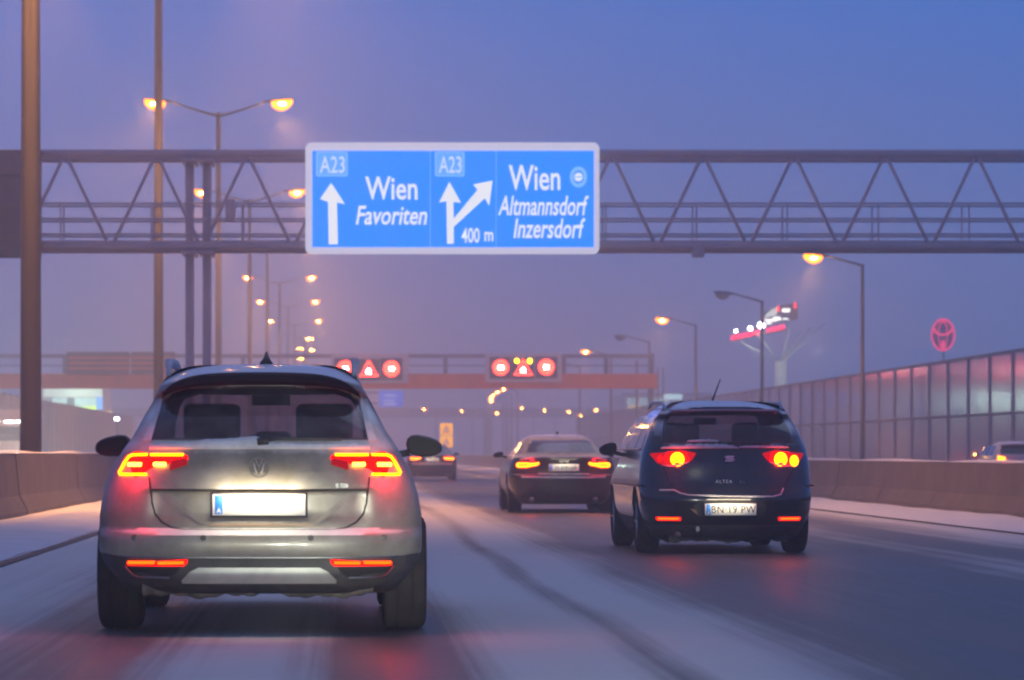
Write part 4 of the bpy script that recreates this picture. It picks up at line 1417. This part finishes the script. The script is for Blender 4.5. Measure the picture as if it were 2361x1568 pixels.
def build_big_sign():
    S = 1 / 287.0
    t = thing('motorway_sign', ((1041 - 786) * (GY - 1.2) / 7500 + .02, GY - 1.2, CAM_H + (1045 - 457) * (GY - 1.2) / 7500), 'large blue overhead sign with white arrows reading Wien Favoriten and Wien Altmannsdorf Inzersdorf', 'sign')
    BL = mat('sign_blue', (.0, .03, .20), .4, spec=.1, emit=(.0, .165, 1.0), estr=1.0)  # own glow imitates headlight thrown back by the reflective sign faces
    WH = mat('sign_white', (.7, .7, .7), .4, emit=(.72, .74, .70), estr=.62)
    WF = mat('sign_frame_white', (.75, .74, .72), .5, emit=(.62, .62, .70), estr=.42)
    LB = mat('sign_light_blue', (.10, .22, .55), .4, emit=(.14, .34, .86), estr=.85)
    def uv(zx, zy): return ((zx - 1158) * S, (487 - zy) * S)
    x0, z0 = uv(72, 900); x1, z1 = uv(2245, 75)
    rr = .16
    def rrect(x0, x1, z0, z1, r, n=6):
        p = []
        for cx, cz, a0 in ((x1 - r, z1 - r, 0), (x0 + r, z1 - r, 90), (x0 + r, z0 + r, 180), (x1 - r, z0 + r, 270)):
            for i in range(n + 1):
                a = R(a0 + 90 * i / n)
                p.append((cx + r * math.cos(a), cz + r * math.sin(a)))
        return p
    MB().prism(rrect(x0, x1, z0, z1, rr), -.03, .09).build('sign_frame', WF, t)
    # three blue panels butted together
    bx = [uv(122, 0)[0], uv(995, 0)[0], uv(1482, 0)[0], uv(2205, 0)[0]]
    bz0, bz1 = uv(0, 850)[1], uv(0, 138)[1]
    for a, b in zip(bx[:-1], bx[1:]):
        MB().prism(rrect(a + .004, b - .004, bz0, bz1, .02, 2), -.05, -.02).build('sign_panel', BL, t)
    def poly(pts, nm, m_=WH, d=.062):
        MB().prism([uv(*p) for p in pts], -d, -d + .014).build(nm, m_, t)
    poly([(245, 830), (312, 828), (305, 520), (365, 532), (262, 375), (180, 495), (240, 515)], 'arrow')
    poly([(1120, 825), (1168, 825), (1168, 700), (1398, 488), (1430, 545), (1455, 358), (1310, 388), (1345, 425), (1168, 640), (1165, 515), (1222, 522), (1136, 368), (1060, 520), (1115, 510)], 'arrow')
    def txt(s_, zx0, zx1, base, cap, shear, nm, align='CENTER', m_=WH, bold=.0):
        xa, zb = uv(zx0, base); xb, _ = uv(zx1, base)
        size = cap * S / .69
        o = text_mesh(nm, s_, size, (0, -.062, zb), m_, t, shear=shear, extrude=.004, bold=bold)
        vs = [v.co for v in o.data.vertices]
        a, b = min(v.x for v in vs), max(v.x for v in vs)
        for v in vs:
            v.x = xa + (v.x - a) * (xb - xa) / (b - a)
    txt('Wien', 515, 900, 495, 165, 0, 'lettering', bold=.012)
    txt('Favoriten', 445, 972, 680, 135, .22, 'lettering', bold=.010)
    txt('Wien', 1575, 1955, 425, 180, 0, 'lettering', bold=.012)
    txt('Altmannsdorf', 1495, 2165, 612, 140, .22, 'lettering', bold=.010)
    txt('Inzersdorf', 1610, 2140, 780, 140, .22, 'lettering', bold=.010)
    txt('400', 1225, 1360, 815, 105, 0, 'lettering', bold=.008)
    txt('m', 1395, 1460, 805, 100, 0, 'lettering', bold=.008)
    for (a, b) in ((150, 385), (1030, 1248)):
        xa, za = uv(a, 328); xb, zb = uv(b, 145)
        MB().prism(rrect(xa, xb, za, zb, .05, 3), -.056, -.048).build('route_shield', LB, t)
        xa, za = uv(a + 12, 318); xb, zb = uv(b - 12, 155)
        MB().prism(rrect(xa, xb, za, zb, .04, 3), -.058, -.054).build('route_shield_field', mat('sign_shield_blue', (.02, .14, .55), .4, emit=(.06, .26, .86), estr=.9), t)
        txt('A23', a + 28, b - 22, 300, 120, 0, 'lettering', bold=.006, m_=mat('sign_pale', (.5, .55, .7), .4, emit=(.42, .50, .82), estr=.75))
    # round junction symbol
    cx, cz = uv(2090, 332)
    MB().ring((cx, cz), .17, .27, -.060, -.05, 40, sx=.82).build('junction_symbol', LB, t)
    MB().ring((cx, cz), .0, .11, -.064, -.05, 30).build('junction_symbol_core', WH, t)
    MB().tube([(cx - .20, -.058, cz), (cx + .20, -.058, cz)], .02, 6).build('junction_symbol_bar', LB, t)
    # rear brackets to the truss
    for x in (-3.0, -1.0, 1.0, 3.0):
        MB().box(x - .05, x + .05, .09, .34, z0 + .2, z1 - .2).build('bracket', M_STEEL, t)
build_big_sign()
# back of a sign for the other carriageway, at the left end of the gantry
sb = thing('sign_back', ((20 - 786) * (GY - .95) / 7500 - .9, GY - .95, 7.45), 'dark back of a sign board at the far left end of the truss gantry', 'sign')
bevel_box('board', -1.75, 1.75, -.05, .05, -1.38, 1.42, M_DSTEEL, sb, .02)
for z in (-.8, 0, .8):
    MB().box(-1.7, 1.7, -.12, -.052, z - .05, z + .05).build('stiffener', M_DSTEEL, sb)

# ------------------------------------------------------------------ orange gantry with variable signs
VY = 225.0
M_ORANGE = mat('orange_beam', (.95, .18, .005), .55, noise=.25, nscale=.5)
def build_vms():
    s = VY / 7500
    def X(px): return (px - 786) * s
    def Z(py): return CAM_H + (1045 - py) * s
    t = thing('signal_gantry', (0, VY, 0), 'orange box-beam gantry across the road with a grey hand rail', 'gantry')
    xa, xb = -27.5, X(1515)
    bevel_box('beam', xa, xb, -.45, .45, Z(896), Z(862), M_ORANGE, t, .03)
    MB().box(xa, X(1507), -.42, -.34, Z(825), Z(817)).build('top_rail', M_STEEL, t)
    MB().box(xa, X(1507), .34, .42, Z(825), Z(817)).build('top_rail', M_STEEL, t)
    for yy in (-.4, .4):
        MB().tube([(xa, yy, Z(843)), (X(1507), yy, Z(843))], .035, 6).build('mid_rail', M_STEEL, t)
    for px in (150, 560, 770, 1027, 1300, 1398, 1502):
        bevel_box('rail_post', X(px) - .13, X(px) + .13, -.43, .43, Z(864), Z(818), M_STEEL, t, .02, 1)
    for px in (1502,):
        bevel_box('column', X(px) - .16, X(px) + .16, -.25, .25, 0, Z(815), M_STEEL, t, .03)
    bevel_box('column', X(1470) - .07, X(1470) + .07, .5, .7, 0, Z(830), M_STEEL, t, .02)
    for px in (1518, 1530):
        MB().tube([(X(px), .3, 0), (X(px), .3, Z(846))], .045, 6).build('ladder_stile', M_STEEL, t)
    bevel_box('column', -6.2, -5.85, -.25, .25, 0, Z(864), M_STEEL, t, .03)
    bevel_box('column', -25.8, -25.4, -.25, .25, 0, Z(864), M_STEEL, t, .03)
    # brown backs of the sign boxes for the other direction
    b = thing('sign_back', (0, VY - .62, 0), 'brown backs of sign boxes on the left part of the orange gantry', 'sign')
    bevel_box('board', X(155), X(300), -.06, .06, Z(864), Z(812), mat('brown_board', (.22, .13, .11), .7, noise=.4, nscale=.8), b, .03)
    bevel_box('board', X(304), X(405), -.06, .06, Z(864), Z(812), MATS['brown_board'], b, .03)
    for z_ in (826, 838, 850):
        MB().box(X(160), X(400), -.13, -.062, Z(z_ + 2), Z(z_ - 2)).build('stiffener', M_ORANGE, b)
    red = emitter('vms_red', (1.0, .030, .012), 9.0)
    white = emitter('vms_white', (1.0, .95, .95), 14.0)
    yel = emitter('vms_yellow', (1.0, .55, .0), 12.0)
    panel = mat('vms_panel', (.03, .022, .03), .4)
    frame = mat('vms_frame', (.70, .60, .62), .5)
    def vms(x0, x1, y0, y1, units, label):
        o = thing('variable_sign', (0, VY - .75, 0), label, 'sign', 'variable signs on the orange gantry')
        bevel_box('housing', X(x0), X(x1), -.02, .28, Z(y1), Z(y0), frame, o, .05)
        for cx, cy, kind, txt_ in units:
            u = bevel_box('display', X(cx) - .76, X(cx) + .76, -.06, -.015, Z(cy + 26), Z(cy - 24), panel, o, .02, 1)
            if kind == 'c':
                MB().ring((X(cx), Z(cy)), .30, .53, -.09, -.055, 36).build('red_ring', red, u)
                m_ = text_mesh('digits', txt_, .40, (X(cx), -.075, Z(cy) - .14), white, u, xs=.92 if len(txt_) == 2 else .66, bold=.012)
            else:
                for r0, mtl, d in ((.56, red, -.07),):
                    pts = [(X(cx), Z(cy - 18)), (X(cx + 19), Z(cy + 15)), (X(cx - 19), Z(cy + 15))]
                    bmb = MB()
                    bmb.tube([(p[0], -.075, p[1]) for p in pts + [pts[0]]], .095, 6)
                    bmb.build('red_triangle', red, u)
                # skidding car pictogram: body, roof and tracks
                g = MB()
                g.box(X(cx) - .17, X(cx) + .15, -.085, -.06, Z(cy + 7), Z(cy + 3))
                g.box(X(cx) - .10, X(cx) + .08, -.085, -.06, Z(cy + 3), Z(cy - 1))
                g.box(X(cx) - .17, X(cx) - .05, -.085, -.06, Z(cy + 10.5), Z(cy + 8.5))
                g.box(X(cx) + .03, X(cx) + .18, -.085, -.06, Z(cy + 10.5), Z(cy + 8.5))
                g.build('pictogram', white, u)
                if txt_ == 'y':
                    for dx in (-15, 15):
                        MB().disc((X(cx + dx), Z(cy - 16)), .15, -.09, 18).build('flasher', yel, u)
        return o
    vms(764, 941, 815, 884, [(796, 850, 'c', '100'), (850, 852, 't', ''), (902, 851, 'c', '100')], 'left variable sign on the orange gantry showing 100 in red rings')
    vms(1117, 1294, 815, 882, [(1153, 848, 'c', '80'), (1205, 849, 't', 'y'), (1258, 847, 'c', '80')], 'right variable sign showing 80 in red rings with two yellow flashers')
build_vms()

# ------------------------------------------------------------------ smaller signs ahead
def sign_blue_far():
    y = 300.0; s = y / 7500
    X = lambda px: (px - 786) * s
    Z = lambda py: CAM_H + (1045 - py) * s
    t = thing('direction_sign', (0, y, 0), 'small far blue direction sign hanging under the left variable sign', 'sign')
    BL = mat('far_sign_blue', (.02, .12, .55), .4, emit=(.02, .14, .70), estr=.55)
    bevel_box('panel', X(872), X(931), -.05, .05, Z(940), Z(899), mat('far_sign_edge', (.7, .7, .75), .5), t, .02)
    bevel_box('field', X(873.5), X(929.5), -.08, -.052, Z(938.5), Z(900.5), BL, t, .01, 1)
    for zz in (912, 924, 932):
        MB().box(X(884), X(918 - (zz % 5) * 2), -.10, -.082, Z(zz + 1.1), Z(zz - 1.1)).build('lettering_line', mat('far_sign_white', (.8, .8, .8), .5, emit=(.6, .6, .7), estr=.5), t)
    MB().tube([(-5.75, .15, 0), (-5.75, .15, Z(903))], .16, 10).build('post', M_STEEL, t)
    for zz in (905, 930):
        MB().tube([(-5.75, .15, Z(zz)), (X(925), .15, Z(zz))], .09, 8).build('arm', M_STEEL, t)
sign_blue_far()
def yellow_signs():
    y = 235.0; s = y / 7500
    X = lambda px: (px - 786) * s
    Z = lambda py: CAM_H + (1045 - py) * s
    t = thing('warning_sign', (0, y, 0), 'two yellow warning boards with triangles on one post ahead of the distant car', 'sign')
    Y = mat('sign_yellow', (.75, .38, .03), .5, emit=(.9, .36, .02), estr=.95)  # emission stands in for headlight coming back off the reflective boards
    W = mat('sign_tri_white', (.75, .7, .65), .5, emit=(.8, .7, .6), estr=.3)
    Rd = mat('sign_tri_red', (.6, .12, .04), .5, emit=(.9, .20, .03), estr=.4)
    for z0, z1 in ((1002, 976), (1032, 1004)):
        b = bevel_box('board', X(1014.5), X(1044), -.03, .03, Z(z0), Z(z1), Y, t, .02)
        c_ = (z0 + z1) / 2
        MB().prism([(X(1029), Z(c_ - 11)), (X(1038.5), Z(c_ + 9)), (X(1019.5), Z(c_ + 9))], -.05, -.032).build('triangle', Rd, b)
        MB().prism([(X(1029), Z(c_ - 6)), (X(1034.5), Z(c_ + 6)), (X(1023.5), Z(c_ + 6))], -.06, -.051).build('triangle_field', W, b)
    MB().tube([(X(1029), .08, 0), (X(1029), .08, Z(977))], .06, 8).build('post', M_STEEL, t)
yellow_signs()

# ------------------------------------------------------------------ noise walls
def glass_wall():
    t = thing('noise_wall', (25.0, 0, 0), 'transparent noise wall of tall panels along the slip road on the right', 'wall')
    y0, y1, st = 108.0, 345.0, 4.3
    n = int((y1 - y0) / st)
    PAN = glass_mat('acrylic_panel', (.86, .89, .93), .80, .24, .12, (.42, .41, .44))
    PAN2 = glass_mat('acrylic_panel_low', (.8, .8, .85), .65, .34, .16, (.38, .35, .39))
    H, mid = 4.82, 2.52
    mp = ml = mu = None
    for i in range(n + 1):
        y = y0 + i * st
        if mp is None:
            o = MB().box(-.08, .08, -.08, .08, 0, H).build('post', M_TRUSS, t); mp = o.data
        else:
            o = link('post', mp, t)
        o.location = (0, y, 0)
        if i < n:
            if ml is None:
                o1 = MB().box(-.02, .02, .11, st - .11, .45, mid - .05).build('panel', PAN2, t); ml = o1.data
                o2 = MB().box(-.02, .02, .11, st - .11, mid + .05, H - .06).build('panel', PAN, t); mu = o2.data
            else:
                o1 = link('panel', ml, t); o2 = link('panel', mu, t)
            o1.location = (0, y, 0); o2.location = (0, y, 0)
            tw = random.uniform(-.4, .4)
            o1.rotation_euler = (0, R(tw), 0); 
    ye = y0 + n * st
    MB().box(-.16, -.122, y0, ye, H - .07, H + .04).build('top_rail', M_DSTEEL, t)
    MB().box(-.16, -.122, y0, ye, mid - .05, mid + .05).build('middle_rail', M_DSTEEL, t)
    MB().box(-.15, .15, y0, ye, 0, .44).build('plinth', M_CONC, t)
glass_wall()
def left_wall():
    t = thing('noise_wall', (-25.5, 0, 0), 'beige noise wall beyond the oncoming lanes on the left', 'wall')
    y0, st = 236.0, 5.0
    mp = ml = None
    for i in range(33):
        y = y0 + i * st
        if mp is None:
            o = MB().box(-.15, .15, -.15, .15, 0, 5.6).build('post', M_STEEL, t); mp = o.data
        else:
            o = link('post', mp, t)
        o.location = (0, y, 0)
        if i < 32:
            if ml is None:
                o = MB().box(-.08, .08, .16, st - .16, 0, 5.5).build('panel', M_CONC_L, t); ml = o.data
            else:
                o = link('panel', ml, t)
            o.location = (0, y, 0)
left_wall()

# ------------------------------------------------------------------ lit buildings and signs beside the motorway
def shop():
    y = 400.0; s = y / 7500
    X = lambda px: (px - 786) * s
    Z = lambda py: CAM_H + (1045 - py) * s
    t = thing('shop_building', (0, y, 0), 'lit shop front with a yellow-green strip above the left noise wall', 'building')
    bevel_box('wall', X(60), X(238), 0, 14, 0, Z(893), mat('shop_wall', (.5, .5, .47), .7), t, .1)
    bevel_box('fascia', X(100), X(236), -.35, -.02, Z(915), Z(895), mat('shop_fascia', (.6, .62, .55), .6, emit=(.60, .72, .55), estr=.75), t, .05)
    wl = emitter('shop_window_lit', (.55, .95, .85), 1.3)
    for a in range(6):
        x0 = 122 + a * 17
        w_ = bevel_box('window', X(x0), X(x0 + 14), -.10, -.02, Z(936), Z(918), wl if a != 2 else mat('shop_window_dim', (.1, .2, .2), .2), t, .02, 1)
        MB().box(X(x0 + 6.4), X(x0 + 7.6), -.16, -.102, Z(936), Z(918)).build('window_bar', M_STEEL, w_)
    bevel_box('light_strip', X(160), X(222), -.5, -.2, Z(946), Z(938), emitter('strip_yellow_green', (.55, .95, .03), 2.6), t, .05)
    bevel_box('corner_light', X(224), X(236), -.3, -.02, Z(944), Z(914), emitter('corner_blue', (.12, .45, 1.0), 1.7), t, .05)
    bevel_box('entrance_light', X(240), X(258), 1.0, 1.4, Z(953), Z(948), emitter('entrance_warm', (1.0, .65, .25), 2.4), t, .05)
    light('shop_light', 'POINT', (X(190), -5, Z(925)), 900, (.7, 1.0, .8), t, size=.6)
shop()
def lorry():
    t = thing('lorry', (-17.2, 165.0, 0), 'pale lorry box at the left picture edge with a white marker lamp', 'lorry')
    bevel_box('box_body', -1.25, 1.25, 1.9, 9.5, 1.05, 3.25, mat('lorry_box', (.60, .50, .46), .6, noise=.2, nscale=1), t, .06)
    bevel_box('cab', -1.2, 1.2, 0, 1.8, .55, 2.75, mat('lorry_cab', (.45, .38, .36), .45), t, .18, 3)
    bevel_box('windscreen', -1.05, 1.05, -.03, .02, 1.65, 2.4, GLASS_DARK, t, .02, 1)
    for sg in (-1, 1):
        bevel_box('headlamp', sg * .85 - .18, sg * .85 + .18, -.04, .02, .85, 1.02, emitter('headlamp_lit', (1.0, .96, .85), 20), t, .02, 1)
        bevel_box('marker_lamp', sg * .55 - .42, sg * .55 + .42, -.05, .0, 2.60, 2.66, emitter('marker_lit', (1, .98, .92), 12), t, .02, 1)
        for y in (.9, 6.8, 8.0):
            o = MB().tube([(sg * .85, y, .5), (sg * 1.2, y, .5)], .5, 24).build('wheel', M_RUBBER, t, smooth=True, angle=40)
        light('lorry_headlight', 'SPOT', (sg * .85, -.15, .93), 1500, (1, .93, .75), t, size=.1, rot=(R(86), 0, R(180)), spot=R(60), blend=.8)
    MB().box(-1.1, 1.1, 1.8, 9.4, .75, 1.04).build('chassis', M_BLACK, t)
lorry()
def flood():
    y = 240.0; s = y / 7500
    t = thing('floodlight', ((270 - 786) * s, y, 0), 'small white floodlight on a post above the left barrier', 'lamp')
    z = CAM_H + (1045 - 970) * s
    MB().tube([(0, 0, 0), (0, 0, z)], .06, 8).build('post', M_STEEL, t)
    o = bevel_box('lamp_housing', -.22, .22, -.05, .2, z, z + .28, M_DSTEEL, t, .03)
    o2 = bevel_box('lamp_glass', -.17, .17, -.07, -.052, z + .04, z + .24, emitter('flood_white', (.85, .93, 1.0), 12), o, .01, 1)
flood()
def hall():
    y = 420.0; s = y / 7500
    X = lambda px: (px - 786) * s
    Z = lambda py: CAM_H + (1045 - py) * s
    t = thing('commercial_hall', (0, y, 0), 'pale hall with a lit white sign bar behind the glass noise wall', 'building')
    bevel_box('wall', X(1436), X(1640), 0, 22, 0, Z(908), mat('hall_wall', (.42, .45, .45), .7), t, .1)
    bevel_box('roof_edge', X(1434), X(1642), -.3, 0, Z(912), Z(906), M_STEEL, t, .05)
    for a in range(7):
        x0 = 1446 + a * 14
        w_ = bevel_box('window', X(x0), X(x0 + 11), -.12, -.02, Z(935), Z(917), emitter('hall_window_lit', (.45, .72, .75), .55), t, .02, 1)
        MB().box(X(x0 + 5), X(x0 + 6), -.18, -.122, Z(935), Z(917)).build('window_bar', M_STEEL, w_)
    bevel_box('sign_bar', X(1530), X(1572), -.6, -.32, Z(921), Z(909), emitter('hall_sign_lit', (.55, .85, .90), .9), t, .05)
    # low yellow awning
    v = []; f = []
    for i in range(13):
        a = math.pi * i / 12
        for yy in (-2.4, -.2):
            v.append((X(1462) + X(1478 + 0) * 0 + 1.05 * math.cos(a), yy, Z(947) + .75 * math.sin(a)))
    for i in range(12):
        f.append((i * 2, i * 2 + 1, i * 2 + 3, i * 2 + 2))
    f.append(tuple(i * 2 for i in range(13)))
    MB().add(v, f).build('awning', mat('awning_yellow', (.6, .45, .12), .6, emit=(.8, .55, .15), estr=.6), t)
hall()
def tower_sign():
    y = 250.0; s = y / 7500
    X = lambda px: (px - 1800) * s
    Z = lambda py: CAM_H + (1045 - py) * s
    t = thing('tower_sign', ((1800 - 786) * s, y, 0), 'tower with pale raking struts carrying glowing red letters and a white screen', 'sign')
    pale = mat('tower_pale', (.55, .60, .55), .6)
    MB().tube([(0, 0, 0), (0, 0, Z(833))], [.52, .46], 16).build('column', pale, t, smooth=True)
    for px, py, yy in ((1688, 782, -1.5), (1735, 768, -2.2), (1818, 752, -1.0), (1852, 765, 1.8), (1880, 752, 2.2), (1908, 745, 1.2), (1842, 700, 3.0)):
        MB().tube([(X(1800) + (X(px) * .05), 0, Z(834)), (X(px), yy, Z(py))], .075, 8).build('strut', pale, t, smooth=True)
    for fx in (-2.2, 2.4):
        light('tower_floodlight', 'POINT', (fx, -2.5, Z(815)), 80, (.85, 1.0, .88), t, size=.15)
    rail = MB().tube([(X(1680), -1.6, Z(786)), (X(1803), -2.0, Z(762))], .10, 8).build('letter_rail', M_DSTEEL, t)
    red = emitter('letter_red', (1.0, .012, .07), 2.6)
    def lerp(px): return 782 + (px - 1676) * (755 - 782) / (1802 - 1676)
    rnd = random.Random(3)
    xs = [1681 + i * 6.6 for i in range(10)] + [1762 + i * 7.0 for i in range(6)]
    for i, px in enumerate(xs):
        py = lerp(px)
        hh = 5.2
        g = MB()
        g.box(X(px - 2.7), X(px - 1.5), -2.2, -2.0, Z(py + hh), Z(py - hh))
        if i % 3 != 1: g.box(X(px + 1.2), X(px + 2.5), -2.2, -2.0, Z(py + hh), Z(py - hh))
        if i % 2 == 0: g.box(X(px - 1.5), X(px + 1.2), -2.2, -2.0, Z(py - hh + 1.6), Z(py - hh))
        if i % 3 != 2: g.box(X(px - 1.5), X(px + 1.2), -2.2, -2.0, Z(py + .8), Z(py - .8))
        if i % 4 != 3: g.box(X(px - 1.5), X(px + 1.2), -2.2, -2.0, Z(py + hh), Z(py + hh - 1.6))
        g.build('letter', red, t)
    spot = emitter('tower_spot', (.95, .97, 1.0), 16)
    for px, py, r_ in ((1688, 766, .12), (1721, 760, .16), (1746, 753, .26)):
        MB().disc((X(px), Z(py)), r_, -2.4, 16).build('spot_lamp', spot, t)
        MB().tube([(X(px), -2.1, Z(py + 10)), (X(px), -2.35, Z(py))], .05, 6).build('spot_bracket', M_DSTEEL, t)
    # screen box seen at an angle
    bd = MB().prism([(X(1758), Z(752)), (X(1836), Z(737)), (X(1836), Z(700)), (X(1790), Z(706)), (X(1758), Z(722))], -.9, .6).build('screen_box', mat('screen_box', (.10, .09, .12), .5), t)
    wh = emitter('screen_white', (.95, .95, .88), 1.6)
    MB().prism([(X(1759), Z(735)), (X(1788), Z(727)), (X(1788), Z(709)), (X(1776), Z(714)), (X(1760), Z(728))], -.96, -.91).build('screen_field', emitter('screen_grey', (.7, .72, .7), .75), bd)
    for a, b, c_, d in ((1760, 1786, 742, 737), (1762, 1776, 748, 744), (1778, 1796, 740, 732), (1799, 1817, 721, 713), (1800, 1814, 738, 735)):
        MB().box(X(a), X(b), -1.02, -.965, Z(c_), Z(d)).build('screen_light', wh, bd)
    for px, py in ((1790, 712), (1829, 704)):
        MB().prism([(X(px - 3), Z(py + 7)), (X(px + 3), Z(py + 7)), (X(px + 2), Z(py - 5)), (X(px - 1), Z(py - 6))], -1.02, -.965).build('screen_red', emitter('screen_red', (1, .03, .03), 2.4), bd)
tower_sign()
def oval_pylon():
    y = 260.0; s = y / 7500
    cx, cz = (2174 - 786) * s, CAM_H + (1045 - 772) * s
    t = thing('pylon_sign', (cx, y, 0), 'red glowing oval emblem on a pole above the glass noise wall', 'sign')
    MB().tube([(.1, .25, 0), (.1, .25, cz)], .09, 8).build('post', M_DSTEEL, t)
    rd = mat('oval_red', (.35, .02, .06), .4, emit=(1.0, .035, .13), estr=.75)
    back = MB(); back.ring((0, cz), 0, 1.30, .03, .12, 40, sx=.73); back.build('back_disc', mat('oval_back', (.10, .05, .14), .6), t)
    MB().ring((0, cz), 1.13, 1.32, -.10, .02, 44, sx=.73).build('oval_ring', rd, t)
    MB().ring((0, cz), .98, 1.13, -.085, .02, 40, sx=.34).build('inner_oval', rd, t)
    pts = []
    for i in range(15):
        a = math.pi + math.pi * i / 14
        pts.append((.72 * math.cos(a), -.05, cz + .55 + .55 * math.sin(a)))
    MB().tube(pts, .10, 6).build('inner_arc', rd, t)
    MB().box(-.14, .14, -.09, .02, cz - 1.08, cz - .45).build('inner_bar', rd, t)
oval_pylon()
# far overpass closing the view
def overpass():
    y = 620.0; s = y / 7500
    Z = lambda py: CAM_H + (1045 - py) * s
    t = thing('overpass', (0, y, 0), 'faint far overpass crossing the road in the haze', 'bridge')
    bevel_box('deck', -60, 70, -5, 5, Z(962), Z(948), M_CONC, t, .1)
    MB().box(-60, 70, -5.2, -5.02, Z(949), Z(942)).build('parapet', M_CONC, t)
    for x in (-40, -5.6, 28, 60):
        bevel_box('pier', x - .8, x + .8, -2, 2, 0, Z(962), M_CONC, t, .1)
overpass()

# ------------------------------------------------------------------ haze (falling and drifting snow)
hz = MB().box(-260, 300, -25, 900, -1.2, 19.2).build('haze', [])
hm = bpy.data.materials.new('haze')
hm.use_nodes = True
nt = hm.node_tree
nt.nodes.remove(nt.nodes['Principled BSDF'])
pv = nt.nodes.new('ShaderNodeVolumePrincipled')
pv.inputs['Color'].default_value = (.90, .91, .93, 1)
pv.inputs['Density'].default_value = HAZE_DENSITY
pv.inputs['Anisotropy'].default_value = .7
nt.links.new(pv.outputs[0], nt.nodes['Material Output'].inputs['Volume'])
hz.data.materials.append(hm)
hz['kind'] = 'stuff'
